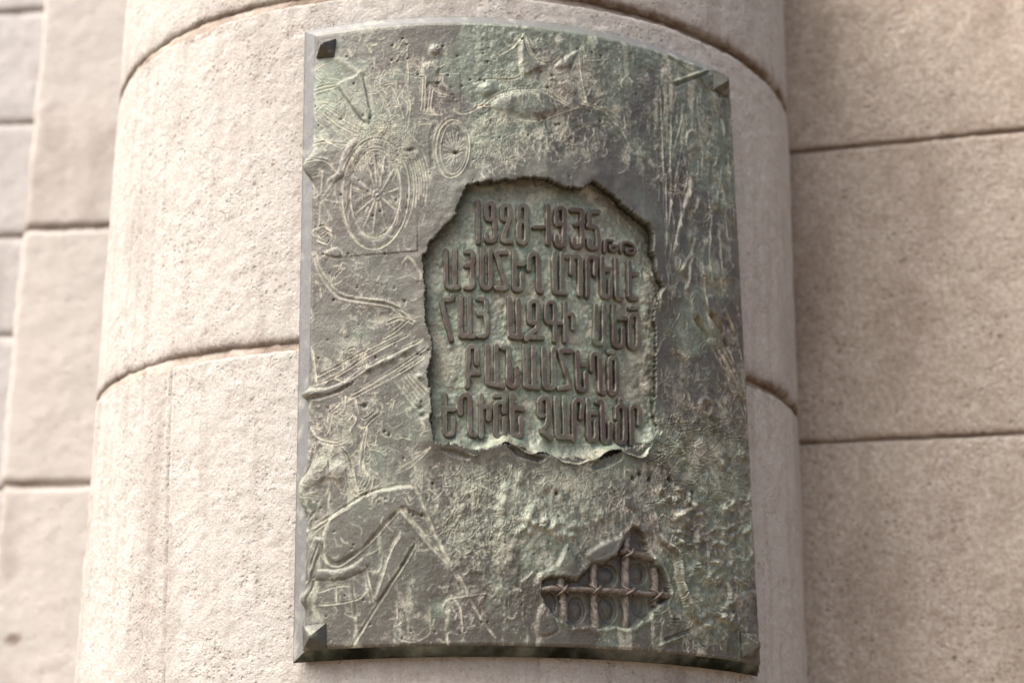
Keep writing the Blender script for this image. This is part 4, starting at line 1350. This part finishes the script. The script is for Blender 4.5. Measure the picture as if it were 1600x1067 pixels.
# --- lattice bars with wire ties
def tube(name, P3, rad, mat, parent, sides=10, jitter=.0, pale=.3, seed=0):
    P3 = np.asarray(P3, float)
    n = len(P3)
    T = np.gradient(P3, axis=0)
    T /= np.linalg.norm(T, axis=1)[:, None]
    ref = np.array([.2, -1., .1])
    B = np.cross(T, ref)
    B /= np.linalg.norm(B, axis=1)[:, None]
    Nn = np.cross(B, T)
    a = np.linspace(0, 2 * math.pi, sides, endpoint=False)
    rr = np.broadcast_to(np.asarray(rad, float), (n,))
    r = rr[:, None] * (1 + jitter * fbm(np.arange(n)[:, None] * 2.0 + 0 * a, np.arange(sides)[None, :] * 2.0 + seed * 7, 5, 2, seed))
    V = P3[:, None] + r[..., None] * (np.cos(a)[None, :, None] * B[:, None] + np.sin(a)[None, :, None] * Nn[:, None])
    V = np.vstack([V, ])
    vs = V.reshape(-1, 3)
    q = []
    for i in range(n - 1):
        for j in range(sides):
            k = (j + 1) % sides
            q.append((i * sides + j, i * sides + k, (i + 1) * sides + k, (i + 1) * sides + j))
    c0, c1 = len(vs), len(vs) + 1
    vs = np.vstack([vs, P3[:1] - T[:1] * rr[0] * .5, P3[-1:] + T[-1:] * rr[-1] * .5])
    for j in range(0, sides, 2):
        k, l = (j + 1) % sides, (j + 2) % sides
        q.append((c0, l, k, j))
        q.append((c1, (n - 1) * sides + j, (n - 1) * sides + k, (n - 1) * sides + l))
    At = np.zeros((len(vs), 4))
    At[:, 0] = np.clip(rng.random(len(vs)) * pale - .05, 0, 1)
    At[:, 3] = 1
    return new_mesh(name, vs, np.array(q), mat, parent, At)


def bar_path(pts, h, n=30):
    P = smooth_poly(px(pts), 8)
    idx = np.linspace(0, len(P) - 1, n)
    P = np.stack([np.interp(idx, np.arange(len(P)), P[:, k]) for k in (0, 1)], 1)
    hh = np.interp(np.linspace(0, 1, n), np.linspace(0, 1, len(h)), h)
    P = P + np.stack([fbm(P[:, 0], P[:, 1], 20, 2, 201), fbm(P[:, 0], P[:, 1], 20, 2, 203)], 1) * .8
    return place(P[:, 0], P[:, 1], hh)


vbars = [[(879, 902), (882, 935), (884, 973)], [(929, 878), (931, 930), (934, 982)], [(984, 830), (981, 880), (982, 982)], [(1026, 886), (1028, 915), (1026, 946)]]
for i, q in enumerate(vbars):
    tube('lattice_bar', bar_path(q, [-9, -7.0, -7.0, -9]), .0056, M_LETTER, plaque, 12, .25, .5, i)
hb = tube('lattice_bar', bar_path([(843, 921), (872, 919), (932, 922), (986, 925), (1026, 929), (1052, 931)], [-4, -1.5, -1, -1, -1, -3], 60), .0041, M_LETTER, plaque, 12, .2, .3, 7)
ub = tube('lattice_bar', bar_path([(970, 861), (984, 864), (1002, 868), (1024, 875)], [-3, -1, -1, -2], 30), .0041, M_LETTER, plaque, 12, .2, .3, 9)
for (cx, cy), bar in (((881, 920), hb), ((932, 921), hb), ((985, 924), hb), ((1029, 929), hb), ((983, 864), ub)):
    for sgn in (1, -1):
        pts = [(cx - 10, cy + 9 * sgn), (cx - 5, cy + 4.5 * sgn), (cx, cy), (cx + 5, cy - 4 * sgn), (cx + 9, cy - 7 * sgn)]
        pts = [(x + random.uniform(-1, 1), y + random.uniform(-1, 1)) for x, y in pts]
        tie = tube('wire_tie', bar_path(pts, [-5, 2.5, 5.2 + sgn * .7, 2.5, -5], 18), .0019, M_LETTER, bar, 8, .2, .2, 11)

# --- four pyramid bolt heads
for (cx, cy), half, hgt in (((510, 77), 13.5, 17), ((1124, 131), 17, 17), ((492, 995), 16, 16), ((1168, 1008), 17, 21)):
    c = px([(cx, cy)])[0]
    n = 15
    gs = np.linspace(-1, 1, n)
    GX, GY = np.meshgrid(gs, gs)
    tilt = random.uniform(-.08, .08)
    m = np.maximum(np.abs(GX), np.abs(GY))
    hh = (1 - m) * hgt + 3.0
    hh = np.minimum(hh, hgt + 1.2)
    X = c[0] + half * (GX * math.cos(tilt) - GY * math.sin(tilt))
    Y = c[1] + half * (GX * math.sin(tilt) + GY * math.cos(tilt))
    hh = hh + fbm(X, Y, 9, 2, 210) * .5
    X = np.pad(X, 1, mode='edge')
    Y = np.pad(Y, 1, mode='edge')
    hh = np.pad(hh, 1, mode='constant', constant_values=-9)
    Vs = place(X, Y, hh)
    At = np.zeros((*X.shape, 4))
    At[..., 0] = sstep(.2, .6, fbm(X, Y, 8, 3, 215)) * .3
    At[..., 1] = .12
    At[..., 3] = 1
    new_mesh('bolt_head', Vs, grid_quads(*X.shape), M_STUD, plaque, At, smooth=False)

# turn every mesh face outwards consistently is handled by construction
